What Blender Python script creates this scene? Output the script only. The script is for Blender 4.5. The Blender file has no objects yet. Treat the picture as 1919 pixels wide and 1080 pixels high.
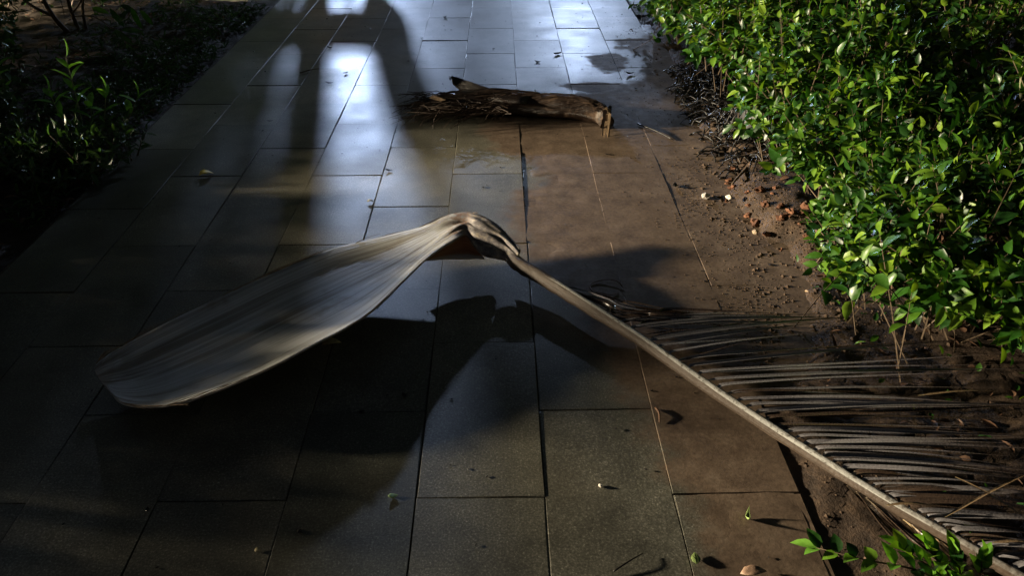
import bpy, bmesh, math, random
import numpy as np
from mathutils import Vector, Matrix, noise

random.seed(7)
RNG = np.random.default_rng(11)
SC = bpy.context.scene
COL = SC.collection
V = Vector

# ------------------------------------------------------------------ camera
CAM_H = 1.389
FPX = 1450.0
PITCH = math.atan(937 / FPX)
YAW = math.atan(29.5 / (FPX / math.cos(PITCH)))
cam_data = bpy.data.cameras.new('camera')
cam = bpy.data.objects.new('camera', cam_data)
COL.objects.link(cam)
cam.location = (0, 0, CAM_H)
cam.rotation_euler = (math.pi / 2 - PITCH, 0, -YAW)
cam_data.sensor_width = 36
cam_data.lens = FPX / 1919 * 36
cam_data.clip_start = 0.02
cam_data.clip_end = 500
SC.camera = cam

# ------------------------------------------------------------------ night sky
world = bpy.data.worlds.new('World')
SC.world = world
world.use_nodes = True
wn = world.node_tree
bg = wn.nodes['Background']
sky = wn.nodes.new('ShaderNodeTexSky')
sky.sky_type = 'NISHITA'
sky.sun_disc = False
sky.sun_elevation = math.radians(-1)
sky.sun_rotation = math.radians(190)
wn.links.new(sky.outputs[0], bg.inputs[0])
bg.inputs[1].default_value = 0.10

# ------------------------------------------------------------------ street lamps beyond the frame
def lamp(name, loc, color, energy, radius):
    d = bpy.data.lights.new(name, 'POINT')
    d.color = color
    d.energy = energy
    d.shadow_soft_size = radius
    o = bpy.data.objects.new(name, d)
    o.location = loc
    COL.objects.link(o)
    return o

LAMP_A = V((-3.7, 19.5, 4.0))
LAMP_C = V((-10.0, 3.0, 1.75))
lamp('street_lamp_light', LAMP_A, (0.53, 0.68, 1.0), 4200, 0.13)
lamp('street_lamp_light', (2.0, 21.0, 4.0), (0.55, 0.70, 1.0), 2300, 0.14)
lamp('garden_lamp_light', LAMP_C, (1.0, 0.84, 0.59), 19500, 0.28)

SC.view_settings.view_transform = 'Standard'
SC.view_settings.look = 'None'
SC.view_settings.exposure = 0
SC.view_settings.gamma = 1
SC.cycles.use_denoising = True
SC.cycles.max_bounces = 6
SC.cycles.sample_clamp_indirect = 3

# ------------------------------------------------------------------ helpers
def at(px, py, z=0.0):
    """world point at height z that the photograph shows at pixel (px, py) of 1919 x 1080"""
    u = (px - 959.5) / FPX
    v = (540 - py) / FPX
    d = V((u, math.cos(PITCH) + v * math.sin(PITCH), -math.sin(PITCH) + v * math.cos(PITCH)))
    d = Matrix.Rotation(-YAW, 3, 'Z') @ d
    t = (z - CAM_H) / d.z
    return V((d.x * t, d.y * t, z))

def mesh(name, verts, faces, mat=None, uvs=None, smooth=False):
    me = bpy.data.meshes.new(name)
    me.from_pydata([tuple(v) for v in verts], [], faces)
    if mat:
        for m in (mat if isinstance(mat, (list, tuple)) else [mat]):
            me.materials.append(m)
    if uvs is not None:
        uvl = me.uv_layers.new(name='UVMap')
        li = np.empty(len(me.loops), dtype=np.int32)
        me.loops.foreach_get('vertex_index', li)
        arr = np.asarray(uvs, dtype=np.float32)[li]
        uvl.data.foreach_set('uv', arr.ravel())
    if smooth:
        me.polygons.foreach_set('use_smooth', [True] * len(me.polygons))
    me.update()
    return me

def link(name, me, parent=None, label=None, cat=None, group=None, kind=None):
    o = bpy.data.objects.new(name, me)
    COL.objects.link(o)
    if parent is not None:
        o.parent = parent
    tag(o, label, cat, group, kind)
    return o

def tag(o, label=None, cat=None, group=None, kind=None):
    if label: o['label'] = label
    if cat: o['category'] = cat
    if group: o['group'] = group
    if kind: o['kind'] = kind
    return o

def empty(name, loc, label, cat, group=None):
    o = bpy.data.objects.new(name, None)
    o.empty_display_size = 0.05
    o.location = loc
    COL.objects.link(o)
    return tag(o, label, cat, group)

def fbm(x, y, z=0.0, octv=4, s=1.0):
    return noise.fractal(V((x * s, y * s, z)), 0.6, 2.1, octv)

def catmull(pts, n):
    pts = [V(p) for p in pts]
    out = []
    P = [2 * pts[0] - pts[1]] + pts + [2 * pts[-1] - pts[-2]]
    segs = len(pts) - 1
    for k in range(n):
        t = k / (n - 1) * segs
        i = min(int(t), segs - 1)
        f = t - i
        p0, p1, p2, p3 = P[i], P[i + 1], P[i + 2], P[i + 3]
        out.append(0.5 * ((2 * p1) + (p2 - p0) * f + (2 * p0 - 5 * p1 + 4 * p2 - p3) * f * f + (3 * p1 - p0 - 3 * p2 + p3) * f ** 3))
    return out

def tube(pts, radii, sides=6, cap=True, v0=0):
    """verts, faces of a tapered tube along pts"""
    vs, fs = [], []
    n = len(pts)
    up = V((0, 0, 1))
    for i, p in enumerate(pts):
        t = (pts[min(i + 1, n - 1)] - pts[max(i - 1, 0)])
        t = t.normalized() if t.length > 1e-9 else V((1, 0, 0))
        s = t.cross(up)
        s = s.normalized() if s.length > 1e-4 else V((1, 0, 0))
        b = s.cross(t)
        for k in range(sides):
            a = 2 * math.pi * k / sides
            vs.append(p + (s * math.cos(a) + b * math.sin(a)) * radii[i])
    for i in range(n - 1):
        for k in range(sides):
            k2 = (k + 1) % sides
            fs.append((v0 + i * sides + k, v0 + i * sides + k2, v0 + (i + 1) * sides + k2, v0 + (i + 1) * sides + k))
    if cap:
        fs.append(tuple(v0 + k for k in reversed(range(sides))))
        fs.append(tuple(v0 + (n - 1) * sides + k for k in range(sides)))
    return vs, fs

# ------------------------------------------------------------------ materials
class NT:
    def __init__(self, name):
        self.m = bpy.data.materials.new(name)
        self.m.use_nodes = True
        self.t = self.m.node_tree
        self.b = self.t.nodes['Principled BSDF']
        self.out = self.t.nodes['Material Output']
    def n(self, typ, **kw):
        nd = self.t.nodes.new(typ)
        for k, v in kw.items():
            setattr(nd, k, v)
        return nd
    def l(self, a, b):
        self.t.links.new(a, b)
    def val(self, sock, v):
        if isinstance(v, bpy.types.NodeSocket):
            self.l(v, sock)
        else:
            sock.default_value = v
    def noise(self, vec, scale, detail=4, rough=0.6, dist=0):
        nd = self.n('ShaderNodeTexNoise')
        self.l(vec, nd.inputs['Vector'])
        nd.inputs['Scale'].default_value = scale
        nd.inputs['Detail'].default_value = detail
        nd.inputs['Roughness'].default_value = rough
        nd.inputs['Distortion'].default_value = dist
        return nd.outputs['Fac']
    def ramp(self, fac, stops):
        nd = self.n('ShaderNodeValToRGB')
        self.l(fac, nd.inputs[0])
        e = nd.color_ramp.elements
        while len(e) > 1:
            e.remove(e[-1])
        for i, (p, c) in enumerate(stops):
            el = e[0] if i == 0 else e.new(p)
            el.position = p
            el.color = (c, c, c, 1) if isinstance(c, (int, float)) else (*c, 1)
        return nd.outputs[0]
    def mix(self, fac, a, b, mode='MIX'):
        nd = self.n('ShaderNodeMix', data_type='RGBA', blend_type=mode)
        self.val(nd.inputs[0], fac)
        for s, v in ((nd.inputs[6], a), (nd.inputs[7], b)):
            if isinstance(v, bpy.types.NodeSocket): self.l(v, s)
            else: s.default_value = (*v, 1) if len(v) == 3 else v
        return nd.outputs[2]
    def math(self, op, a, b=0.0, c=None, clamp=False):
        nd = self.n('ShaderNodeMath', operation=op, use_clamp=clamp)
        self.val(nd.inputs[0], a)
        self.val(nd.inputs[1], b)
        if c is not None: self.val(nd.inputs[2], c)
        return nd.outputs[0]
    def maprange(self, v, a, b, c=0.0, d=1.0, smooth=True):
        nd = self.n('ShaderNodeMapRange', interpolation_type='SMOOTHSTEP' if smooth else 'LINEAR')
        self.l(v, nd.inputs[0])
        for k, x in zip((1, 2, 3, 4), (a, b, c, d)):
            nd.inputs[k].default_value = x
        return nd.outputs[0]
    def bump(self, height, strength, dist, prev=None):
        nd = self.n('ShaderNodeBump')
        nd.inputs['Strength'].default_value = strength
        nd.inputs['Distance'].default_value = dist
        self.l(height, nd.inputs['Height'])
        if prev: self.l(prev, nd.inputs['Normal'])
        return nd.outputs[0]
    def pos(self):
        return self.n('ShaderNodeNewGeometry').outputs['Position']
    def set(self, color=None, rough=None, normal=None, spec=None, coat=None):
        b = self.b
        if color is not None: self.val(b.inputs['Base Color'], color if isinstance(color, bpy.types.NodeSocket) else (*color, 1))
        if rough is not None: self.val(b.inputs['Roughness'], rough)
        if normal is not None: self.l(normal, b.inputs['Normal'])
        if spec is not None: self.val(b.inputs['Specular IOR Level'], spec)
        return self.m

def mat_stone():
    """grey granite paving slab, wet, with brown mud washed over it from the bed on the right"""
    k = NT('wet_paving_slab')
    p = k.pos()
    obr = k.n('ShaderNodeObjectInfo').outputs['Random']
    sep = k.n('ShaderNodeSeparateXYZ')
    k.l(p, sep.inputs[0])
    X, Y = sep.outputs[0], sep.outputs[1]
    grain = k.noise(p, 190, 3, 0.8)
    fine = k.noise(p, 90, 4, 0.7)
    blotch = k.noise(p, 5.5, 5, 0.65)
    g = k.ramp(grain, [(0.30, (0.052, 0.052, 0.044)), (0.5, (0.112, 0.110, 0.092)), (0.62, (0.185, 0.182, 0.155)), (0.72, (0.44, 0.43, 0.38))])
    tint = k.ramp(obr, [(0.0, (0.62, 0.65, 0.62)), (0.5, (1.0, 1.0, 0.97)), (1.0, (1.32, 1.27, 1.16))])
    g = k.mix(1.0, g, tint, 'MULTIPLY')
    g = k.mix(1.0, g, k.ramp(blotch, [(0.25, 0.5), (0.7, 1.3)]), 'MULTIPLY')
    # the mud's edge as a curve X = bound(Y), roughened by noise
    fc = k.n('ShaderNodeFloatCurve')
    k.l(k.maprange(Y, 0.0, 8.0, 0, 1, False), fc.inputs['Value'])
    cm = fc.mapping
    c = cm.curves[0]
    pts = [(0.0, .52), (1.0, .44), (1.5, .36), (2.0, .22), (2.45, .06), (2.8, .03), (3.0, .16), (3.2, .10), (3.35, -.06), (3.9, -.05), (4.1, .45), (4.4, .80), (5.0, .93), (5.6, 1.05), (8.0, 1.2)]
    c.points[0].location = (pts[0][0] / 8, (pts[0][1] + 1) / 3)
    c.points[-1].location = (1.0, (pts[-1][1] + 1) / 3)
    for yy, xx in pts[1:-1]:
        c.points.new(yy / 8, (xx + 1) / 3)
    cm.update()
    bound = k.maprange(fc.outputs[0], 0, 1, -1, 2, False)
    d = k.math('SUBTRACT', X, bound)
    wob = k.noise(p, 7, 5, 0.65)
    d = k.math('ADD', d, k.math('MULTIPLY', k.math('SUBTRACT', wob, 0.5), 0.30))
    mud = k.maprange(d, -0.05, 0.07)
    for (cx, cy, rx, ry) in ((.66, 4.66, .11, .20), (.93, 5.02, .16, .20), (.55, 4.2, .2, .08)):
        e = k.math('ADD', k.math('POWER', k.math('DIVIDE', k.math('ABSOLUTE', k.math('SUBTRACT', X, cx)), rx), 2.0),
                   k.math('POWER', k.math('DIVIDE', k.math('ABSOLUTE', k.math('SUBTRACT', Y, cy)), ry), 2.0))
        e = k.math('ADD', e, k.math('MULTIPLY', k.math('SUBTRACT', wob, 0.5), 4.5))
        mud = k.math('MAXIMUM', mud, k.maprange(e, 1.25, 0.7))
    mudn = k.noise(p, 24, 6, 0.7)
    mud = k.math('MULTIPLY', mud, k.maprange(mudn, 0.18, 0.42, 0.72, 0.97))
    mudcol = k.ramp(k.noise(p, 11, 6, 0.7), [(0.3, (0.082, 0.055, 0.038)), (0.55, (0.155, 0.110, 0.078)), (0.75, (0.215, 0.162, 0.120))])
    mudcol = k.mix(1.0, mudcol, k.ramp(fine, [(0.35, 0.75), (0.7, 1.2)]), 'MULTIPLY')
    # dull brown film elsewhere, in drifts
    film = k.math('MULTIPLY', k.maprange(k.noise(p, 2.2, 5, 0.6), 0.45, 0.7), 0.35)
    col = k.mix(film, g, (0.085, 0.072, 0.050))
    col = k.mix(mud, col, mudcol)
    wet = k.noise(p, 3.1, 5, 0.6)
    r_stone = k.maprange(wet, 0.3, 0.7, 0.41, 0.51)
    r_stone = k.math('ADD', r_stone, k.math('MULTIPLY', k.math('SUBTRACT', grain, 0.5), 0.25))
    r_mud = k.maprange(mudn, 0.3, 0.6, 0.62, 0.80)
    mr = k.n('ShaderNodeMix')
    k.l(mud, mr.inputs[0]); k.l(r_stone, mr.inputs[2]); k.l(r_mud, mr.inputs[3])
    h = k.math('ADD', k.math('MULTIPLY', grain, 0.5), k.math('MULTIPLY', fine, 0.7))
    h = k.math('ADD', h, k.math('MULTIPLY', k.math('MULTIPLY', mudn, mud), 1.2))
    nrm = k.bump(h, 0.35, 0.0016)
    sp = k.math('MULTIPLY_ADD', mud, -0.25, 0.5)
    return k.set(col, mr.outputs[0], nrm, sp)

def mat_soil(name, a, b, c, rough=0.85, scale=14, clumps=True):
    k = NT(name)
    p = k.pos()
    n1 = k.noise(p, scale, 7, 0.72)
    n2 = k.noise(p, scale * 9, 4, 0.7)
    col = k.ramp(n1, [(0.32, a), (0.5, b), (0.68, c)])
    col = k.mix(1.0, col, k.ramp(n2, [(0.3, 0.55), (0.7, 1.35)]), 'MULTIPLY')
    nrm = k.bump(n2, 0.6, 0.006)
    nrm = k.bump(n1, 0.5, 0.012, nrm)
    r = k.maprange(n2, 0.35, 0.7, rough - 0.25, rough + 0.1)
    return k.set(col, r, nrm, 0.35)

def mat_leaf(name, cols, rough=0.32, trans=0.28, vein=True):
    k = NT(name)
    g = k.n('ShaderNodeNewGeometry')
    obr = k.n('ShaderNodeObjectInfo').outputs['Random']
    r = k.math('FRACT', k.math('ADD', g.outputs['Random Per Island'], obr))
    stops = [(i / max(1, len(cols) - 1), c) for i, c in enumerate(cols)]
    col = k.ramp(r, stops)
    n1 = k.noise(g.outputs['Position'], 60, 4, 0.6)
    col = k.mix(1.0, col, k.ramp(n1, [(0.3, 0.75), (0.7, 1.2)]), 'MULTIPLY')
    k.set(col, k.maprange(n1, 0.3, 0.7, rough - 0.1, rough + 0.14), k.bump(n1, 0.25, 0.002), 0.5)
    tr = k.n('ShaderNodeBsdfTranslucent')
    k.l(k.mix(1.0, col, (1.5, 1.5, 0.7), 'MULTIPLY'), tr.inputs[0])
    ms = k.n('ShaderNodeMixShader')
    ms.inputs[0].default_value = trans
    k.l(k.b.outputs[0], ms.inputs[1]); k.l(tr.outputs[0], ms.inputs[2])
    k.l(ms.outputs[0], k.out.inputs[0])
    return k.m

def mat_bark(name, a, b, rough=0.75, scale=40):
    k = NT(name)
    tc = k.n('ShaderNodeTexCoord').outputs['Object']
    mp = k.n('ShaderNodeMapping'); k.l(tc, mp.inputs[0]); mp.inputs['Scale'].default_value = (1, 1, 0.25)
    n1 = k.noise(mp.outputs[0], scale, 5, 0.7)
    return k.set(k.ramp(n1, [(0.3, a), (0.7, b)]), rough, k.bump(n1, 0.5, 0.004), 0.3)

def uv_vec(k, sx, sy):
    uv = k.n('ShaderNodeUVMap').outputs[0]
    mp = k.n('ShaderNodeMapping')
    k.l(uv, mp.inputs[0])
    mp.inputs['Scale'].default_value = (sx, sy, 1)
    return uv, mp.outputs[0]

def mat_sheath():
    """weathered palm sheath: fibres run along U (length); V runs across"""
    k = NT('dry_palm_sheath')
    uv, v1 = uv_vec(k, 1.8, 38)
    _, v2 = uv_vec(k, 5.0, 120)
    p = k.pos()
    fib = k.noise(v1, 1.0, 5, 0.65, 0.3)
    fib2 = k.noise(v2, 1.0, 3, 0.6)
    stain = k.noise(p, 6.5, 5, 0.6)
    _, v3 = uv_vec(k, 1.1, 5.0)
    st2 = k.noise(v3, 2.0, 4, 0.6)
    col = k.ramp(fib, [(0.28, (0.30, 0.295, 0.28)), (0.5, (0.54, 0.55, 0.55)), (0.72, (0.70, 0.71, 0.72))])
    col = k.mix(k.maprange(st2, 0.45, 0.63, 0, 0.68), col, (0.15, 0.118, 0.082))
    col = k.mix(k.maprange(stain, 0.55, 0.74, 0, 0.6), col, (0.17, 0.12, 0.07))
    col = k.mix(1.0, col, k.ramp(fib2, [(0.3, 0.72), (0.7, 1.18)]), 'MULTIPLY')
    h = k.math('ADD', fib, k.math('MULTIPLY', fib2, 0.6))
    sep = k.n('ShaderNodeSeparateXYZ'); k.l(uv, sep.inputs[0])
    nn = k.noise(p, 42, 5, 0.65)
    neck = k.ramp(nn, [(0.35, (0.09, 0.078, 0.080)), (0.52, (0.22, 0.20, 0.205)), (0.66, (0.46, 0.39, 0.29))])
    neck = k.mix(1.0, neck, k.ramp(fib, [(0.3, 0.6), (0.7, 1.3)]), 'MULTIPLY')
    nf = k.maprange(k.math('ADD', sep.outputs[0], k.math('MULTIPLY', k.math('SUBTRACT', stain, 0.5), 0.12)), 0.60, 0.68)
    col = k.mix(nf, col, neck)
    rust = k.math('MULTIPLY', k.math('MULTIPLY', k.maprange(sep.outputs[0], 0.57, 0.63), k.maprange(sep.outputs[0], 0.72, 0.66)), k.maprange(nn, 0.4, 0.6))
    col = k.mix(k.math('MULTIPLY', rust, 0.8), col, (0.16, 0.07, 0.03))
    cr = k.maprange(fib2, 0.62, 0.70)
    col = k.mix(k.math('MULTIPLY', cr, 0.7), col, (0.06, 0.05, 0.04))
    return k.set(col, k.maprange(fib, 0.3, 0.7, 0.42, 0.66), k.bump(h, 0.8, 0.005), 0.4)

def mat_flap():
    k = NT('torn_brown_fibre')
    uv, v1 = uv_vec(k, 2.0, 40)
    sep = k.n('ShaderNodeSeparateXYZ'); k.l(uv, sep.inputs[0])
    fib = k.noise(v1, 1.0, 5, 0.7)
    col = k.ramp(fib, [(0.3, (0.20, 0.075, 0.035)), (0.5, (0.36, 0.17, 0.08)), (0.72, (0.42, 0.32, 0.2))])
    edge = k.maprange(k.math('ADD', sep.outputs[1], k.math('MULTIPLY', k.math('SUBTRACT', fib, 0.5), 0.5)), 0.26, 0.12)
    col = k.mix(edge, col, (0.40, 0.38, 0.34))
    return k.set(col, 0.6, k.bump(fib, 0.6, 0.003), 0.3)

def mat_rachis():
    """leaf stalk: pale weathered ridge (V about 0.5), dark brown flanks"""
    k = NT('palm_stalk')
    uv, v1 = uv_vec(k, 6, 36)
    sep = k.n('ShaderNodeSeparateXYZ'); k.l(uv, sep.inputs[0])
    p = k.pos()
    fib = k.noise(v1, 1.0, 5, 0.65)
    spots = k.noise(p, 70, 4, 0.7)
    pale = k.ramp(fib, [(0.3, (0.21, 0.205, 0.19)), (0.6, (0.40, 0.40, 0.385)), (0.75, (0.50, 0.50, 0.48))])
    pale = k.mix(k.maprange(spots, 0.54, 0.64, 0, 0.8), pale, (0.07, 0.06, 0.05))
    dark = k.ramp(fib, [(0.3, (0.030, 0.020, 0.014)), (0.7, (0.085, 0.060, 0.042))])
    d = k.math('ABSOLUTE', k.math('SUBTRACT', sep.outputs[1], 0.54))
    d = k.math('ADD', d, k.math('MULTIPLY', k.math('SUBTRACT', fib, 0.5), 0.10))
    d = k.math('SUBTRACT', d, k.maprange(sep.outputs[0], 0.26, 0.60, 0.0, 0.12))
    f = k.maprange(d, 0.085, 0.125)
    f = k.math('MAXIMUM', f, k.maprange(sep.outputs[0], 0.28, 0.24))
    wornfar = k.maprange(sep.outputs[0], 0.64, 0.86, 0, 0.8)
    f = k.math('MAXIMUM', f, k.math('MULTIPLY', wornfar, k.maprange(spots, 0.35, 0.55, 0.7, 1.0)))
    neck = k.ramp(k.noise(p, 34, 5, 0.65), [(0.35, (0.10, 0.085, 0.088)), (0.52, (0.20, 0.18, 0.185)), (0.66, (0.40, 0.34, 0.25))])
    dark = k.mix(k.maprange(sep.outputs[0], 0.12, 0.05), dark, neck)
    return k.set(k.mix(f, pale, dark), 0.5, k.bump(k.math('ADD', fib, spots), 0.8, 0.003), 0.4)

def mat_leaflet(name, base, mid, tip):
    k = NT(name)
    uv, v1 = uv_vec(k, 9, 8)
    sep = k.n('ShaderNodeSeparateXYZ'); k.l(uv, sep.inputs[0])
    n1 = k.noise(v1, 1.2, 4, 0.6)
    p = k.pos()
    drops = k.noise(p, 170, 3, 0.6)
    col = k.mix(k.maprange(sep.outputs[0], 0.06, 0.10), base, mid)
    col = k.mix(k.maprange(sep.outputs[0], 0.5, 1.0), col, tip)
    col = k.mix(1.0, col, k.ramp(n1, [(0.3, 0.6), (0.7, 1.4)]), 'MULTIPLY')
    r = k.maprange(drops, 0.45, 0.62, 0.34, 0.14)
    k.b.inputs['Coat Weight'].default_value = 1.0
    k.b.inputs['Coat Roughness'].default_value = 0.22
    return k.set(col, r, k.bump(drops, 0.5, 0.002), 0.6)

def mat_old_sheath():
    k = NT('wet_brown_sheath')
    uv, v1 = uv_vec(k, 4, 60)
    p = k.pos()
    fib = k.noise(v1, 1.0, 5, 0.7, 0.3)
    st = k.noise(p, 14, 5, 0.6)
    sep = k.n('ShaderNodeSeparateXYZ'); k.l(uv, sep.inputs[0])
    col = k.ramp(fib, [(0.3, (0.006, 0.0035, 0.0025)), (0.55, (0.015, 0.008, 0.005)), (0.75, (0.044, 0.026, 0.016))])
    f = k.math('MULTIPLY', k.maprange(st, 0.46, 0.62), k.maprange(sep.outputs[0], 0.40, 0.58))
    col = k.mix(f, col, (0.085, 0.052, 0.032))
    return k.set(col, k.maprange(st, 0.3, 0.7, 0.3, 0.55), k.bump(fib, 0.7, 0.005), 0.5)

def mat_plain(name, col, rough=0.6, scale=50, var=0.4, spec=0.4):
    k = NT(name)
    p = k.n('ShaderNodeTexCoord').outputs['Object']
    n1 = k.noise(p, scale, 4, 0.65)
    g = k.n('ShaderNodeNewGeometry').outputs['Random Per Island']
    o = k.n('ShaderNodeObjectInfo').outputs['Random']
    r = k.math('FRACT', k.math('ADD', g, o))
    c = k.mix(1.0, col, k.ramp(n1, [(0.3, 1 - var), (0.7, 1 + var)]), 'MULTIPLY')
    c = k.mix(1.0, c, k.ramp(r, [(0.0, 0.6), (1.0, 1.4)]), 'MULTIPLY')
    return k.set(c, rough, k.bump(n1, 0.4, 0.002), spec)

M_STONE = mat_stone()
M_JOINT = mat_soil('joint_dirt', (0.020, 0.017, 0.013), (0.060, 0.050, 0.038), (0.12, 0.10, 0.075), 0.85, 40)
M_SOIL = mat_soil('brown_soil', (0.020, 0.013, 0.009), (0.052, 0.034, 0.023), (0.11, 0.072, 0.046), 0.9, 16)
M_SOIL_L = mat_soil('dark_bed_soil', (0.014, 0.010, 0.008), (0.032, 0.023, 0.017), (0.06, 0.042, 0.030), 0.85, 12)
M_GROUND = mat_soil('ground_soil', (0.015, 0.012, 0.009), (0.035, 0.028, 0.02), (0.06, 0.05, 0.035), 0.9, 3)
M_LEAF = mat_leaf('hedge_leaf', [(0.005, 0.026, 0.004), (0.010, 0.046, 0.005), (0.020, 0.078, 0.007), (0.042, 0.118, 0.009), (0.095, 0.20, 0.014), (0.165, 0.27, 0.020)], 0.40, 0.25)
M_LEAF_D = mat_leaf('dark_leaf', [(0.018, 0.048, 0.014), (0.032, 0.080, 0.022), (0.055, 0.11, 0.030)], 0.38, 0.2)
M_LEAF_Y = mat_leaf('young_leaf', [(0.08, 0.22, 0.025), (0.13, 0.32, 0.035), (0.17, 0.38, 0.05)], 0.35, 0.3)
M_TWIG = mat_bark('twig_bark', (0.05, 0.035, 0.022), (0.14, 0.10, 0.065))
M_TRUNK = mat_bark('trunk_bark', (0.05, 0.045, 0.038), (0.16, 0.13, 0.10), 0.8, 18)
M_SHEATH = mat_sheath()
M_FLAP = mat_flap()
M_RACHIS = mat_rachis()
M_LEAFLET = mat_leaflet('dark_leaflet', (0.55, 0.50, 0.41), (0.19, 0.18, 0.19), (0.10, 0.075, 0.066))
M_LEAFLET_B = mat_leaflet('brown_leaflet', (0.30, 0.24, 0.17), (0.060, 0.040, 0.028), (0.045, 0.028, 0.02))
M_STRAW = mat_leaflet('straw_leaflet', (0.30, 0.22, 0.12), (0.22, 0.15, 0.085), (0.18, 0.12, 0.07))
M_OLD = mat_old_sheath()
M_FIBRE = mat_plain('dark_fibre', (0.030, 0.018, 0.012), 0.65)
M_SPLINT = mat_plain('splintered_fibre', (0.24, 0.165, 0.10), 0.7, 80)
M_CLAY = mat_plain('orange_clay', (0.15, 0.066, 0.034), 0.85, 60)
M_CRUMB = mat_plain('soil_crumb', (0.085, 0.055, 0.036), 0.85, 60)
M_WHITE = mat_plain('white_stone', (0.75, 0.70, 0.62), 0.5, 40, 0.12)
M_PALE = mat_plain('pale_pebble', (0.40, 0.30, 0.20), 0.6, 40, 0.2)
M_LITTER = mat_plain('dead_leaf', (0.11, 0.060, 0.036), 0.6, 50)
M_LITTER_P = mat_plain('pale_dead_leaf', (0.34, 0.22, 0.15), 0.6, 50)
M_LITTER_DK = mat_plain('wet_black_leaf', (0.012, 0.010, 0.010), 0.35, 50)
M_YELLOW = mat_plain('yellow_leaf', (0.80, 0.58, 0.06), 0.45, 60, 0.25)
M_CREAM = mat_plain('cream_leaf', (0.58, 0.50, 0.28), 0.45, 60, 0.2)
M_PGREEN = mat_plain('pale_green_leaf', (0.35, 0.48, 0.16), 0.4, 60, 0.2)
M_ROOT_SHADE = mat_plain('black_root_and_shade', (0.008, 0.007, 0.007), 0.45, 60)
M_STUMP = mat_bark('wet_black_stump', (0.008, 0.008, 0.009), (0.025, 0.026, 0.03), 0.45, 30)
M_KERB = mat_soil('pale_kerb', (0.25, 0.22, 0.17), (0.40, 0.36, 0.28), (0.52, 0.47, 0.38), 0.6, 30)

# ------------------------------------------------------------------ ground, path and its tiles
TW, TL, GAP = 0.30, 0.60, 0.0026
XJ = 0.098                       # one of the long joints
gv = 60
link('ground', mesh('ground', [(-gv, -gv, -.06), (gv, -gv, -.06), (gv, gv, -.06), (-gv, gv, -.06)], [(0, 1, 2, 3)], M_GROUND), kind='structure')

x_left = XJ - 6 * TW
x_right = XJ + 3 * TW
x_near = XJ + 2 * TW
path_bed = [(x_left - .01, -1.5, -.0042), (x_near + .004, -1.5, -.0042), (x_near + .004, 1.55, -.0042), (x_right + .004, 1.55, -.0042), (x_right + .004, 14, -.0042), (x_left - .01, 14, -.0042)]
path = link('path', mesh('path', path_bed, [(0, 1, 2, 3, 4, 5)], M_JOINT), kind='structure')
cross = link('side_path', mesh('side_path', [(x_right + .012, 5.83, -.0042), (4.6, 5.83, -.0042), (4.6, 9.0, -.0042), (x_right + .012, 9.0, -.0042)], [(0, 1, 2, 3)], M_JOINT), kind='structure')

def tile_mesh(w, l, seed):
    rd = random.Random(seed)
    hw, hl, c, d = w / 2 - GAP / 2, l / 2 - GAP / 2, 0.0016, 0.03
    n = 4
    # top ring slightly uneven, like sawn slabs with worn arrises
    def ring(ix, z, jit):
        out = []
        cor = [(-1, -1), (1, -1), (1, 1), (-1, 1)]
        for a in range(4):
            x0, y0 = cor[a]; x1, y1 = cor[(a + 1) % 4]
            for s in range(n):
                t = s / n
                out.append(V(((x0 + (x1 - x0) * t) * (hw - ix) + rd.uniform(-jit, jit), (y0 + (y1 - y0) * t) * (hl - ix) + rd.uniform(-jit, jit), z)))
        return out
    top = ring(c, 0.0, 0.0012)
    mid = ring(0, -c * .8, 0.0010)
    bot = ring(0, -d, 0)
    vs = top + mid + bot
    N = 4 * n
    fs = [tuple(range(N))]
    for r in (0, 1):
        for i in range(N):
            j = (i + 1) % N
            fs.append((r * N + i, (r + 1) * N + i, (r + 1) * N + j, r * N + j))
    return mesh('paving_tile', vs, fs, M_STONE)

full = [tile_mesh(TW, TL, s) for s in range(6)]
PHASE = 1.551
def tile(parent, x, y, z=0.0):
    o = link('paving_tile', random.choice(full), parent)
    o.location = (x + random.uniform(-.0012, .0012), y + random.uniform(-.0015, .0015), z + random.uniform(-.0022, .0012))
    o.rotation_euler = (random.uniform(-.0035, .0035), random.uniform(-.0045, .0045), random.choice((0, math.pi)) + random.uniform(-.0022, .0022))
    return o
for c in range(-6, 3):
    ph = PHASE + (0 if c % 2 == 0 else TL / 2)
    k0 = -3
    while ph + k0 * TL < 11:
        y0 = ph + k0 * TL
        k0 += 1
        if c == 2 and y0 < 1.50:
            continue
        if y0 < -0.4:
            continue
        tile(path, XJ + (c + .5) * TW, y0 + TL / 2)
for i in range(10):
    for j in range(5):
        o = tile(cross, x_right + .02 + TL / 2 + i * TL - (TL / 2 if j % 2 else 0) + (TL / 2), 5.84 + TW / 2 + j * TW)
        o.rotation_euler.z += math.pi / 2
        if j % 2 and i == 0:
            o2 = tile(cross, x_right + .02, 5.84 + TW / 2 + j * TW)
            o2.location.x = x_right + .02 + TL / 4
            o2.rotation_euler.z += math.pi / 2
            o2.scale.y = 0.49
# ------------------------------------------------------------------ soil beds
def heightfield(name, x0, x1, y0, y1, step, hf, mat):
    nx, ny = int((x1 - x0) / step) + 1, int((y1 - y0) / step) + 1
    vs, fs = [], []
    for j in range(ny):
        for i in range(nx):
            x, y = x0 + i * step, y0 + j * step
            vs.append((x, y, hf(x, y)))
    for j in range(ny - 1):
        for i in range(nx - 1):
            a = j * nx + i
            if max(vs[a][2], vs[a + 1][2], vs[a + nx][2], vs[a + nx + 1][2]) < -0.055:
                continue
            fs.append((a, a + 1, a + nx + 1, a + nx))
    return link(name, mesh(name, vs, fs, mat, smooth=True), kind='structure')

def sstep(a, b, x):
    t = max(0.0, min(1.0, (x - a) / (b - a)))
    return t * t * (3 - 2 * t)

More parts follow.
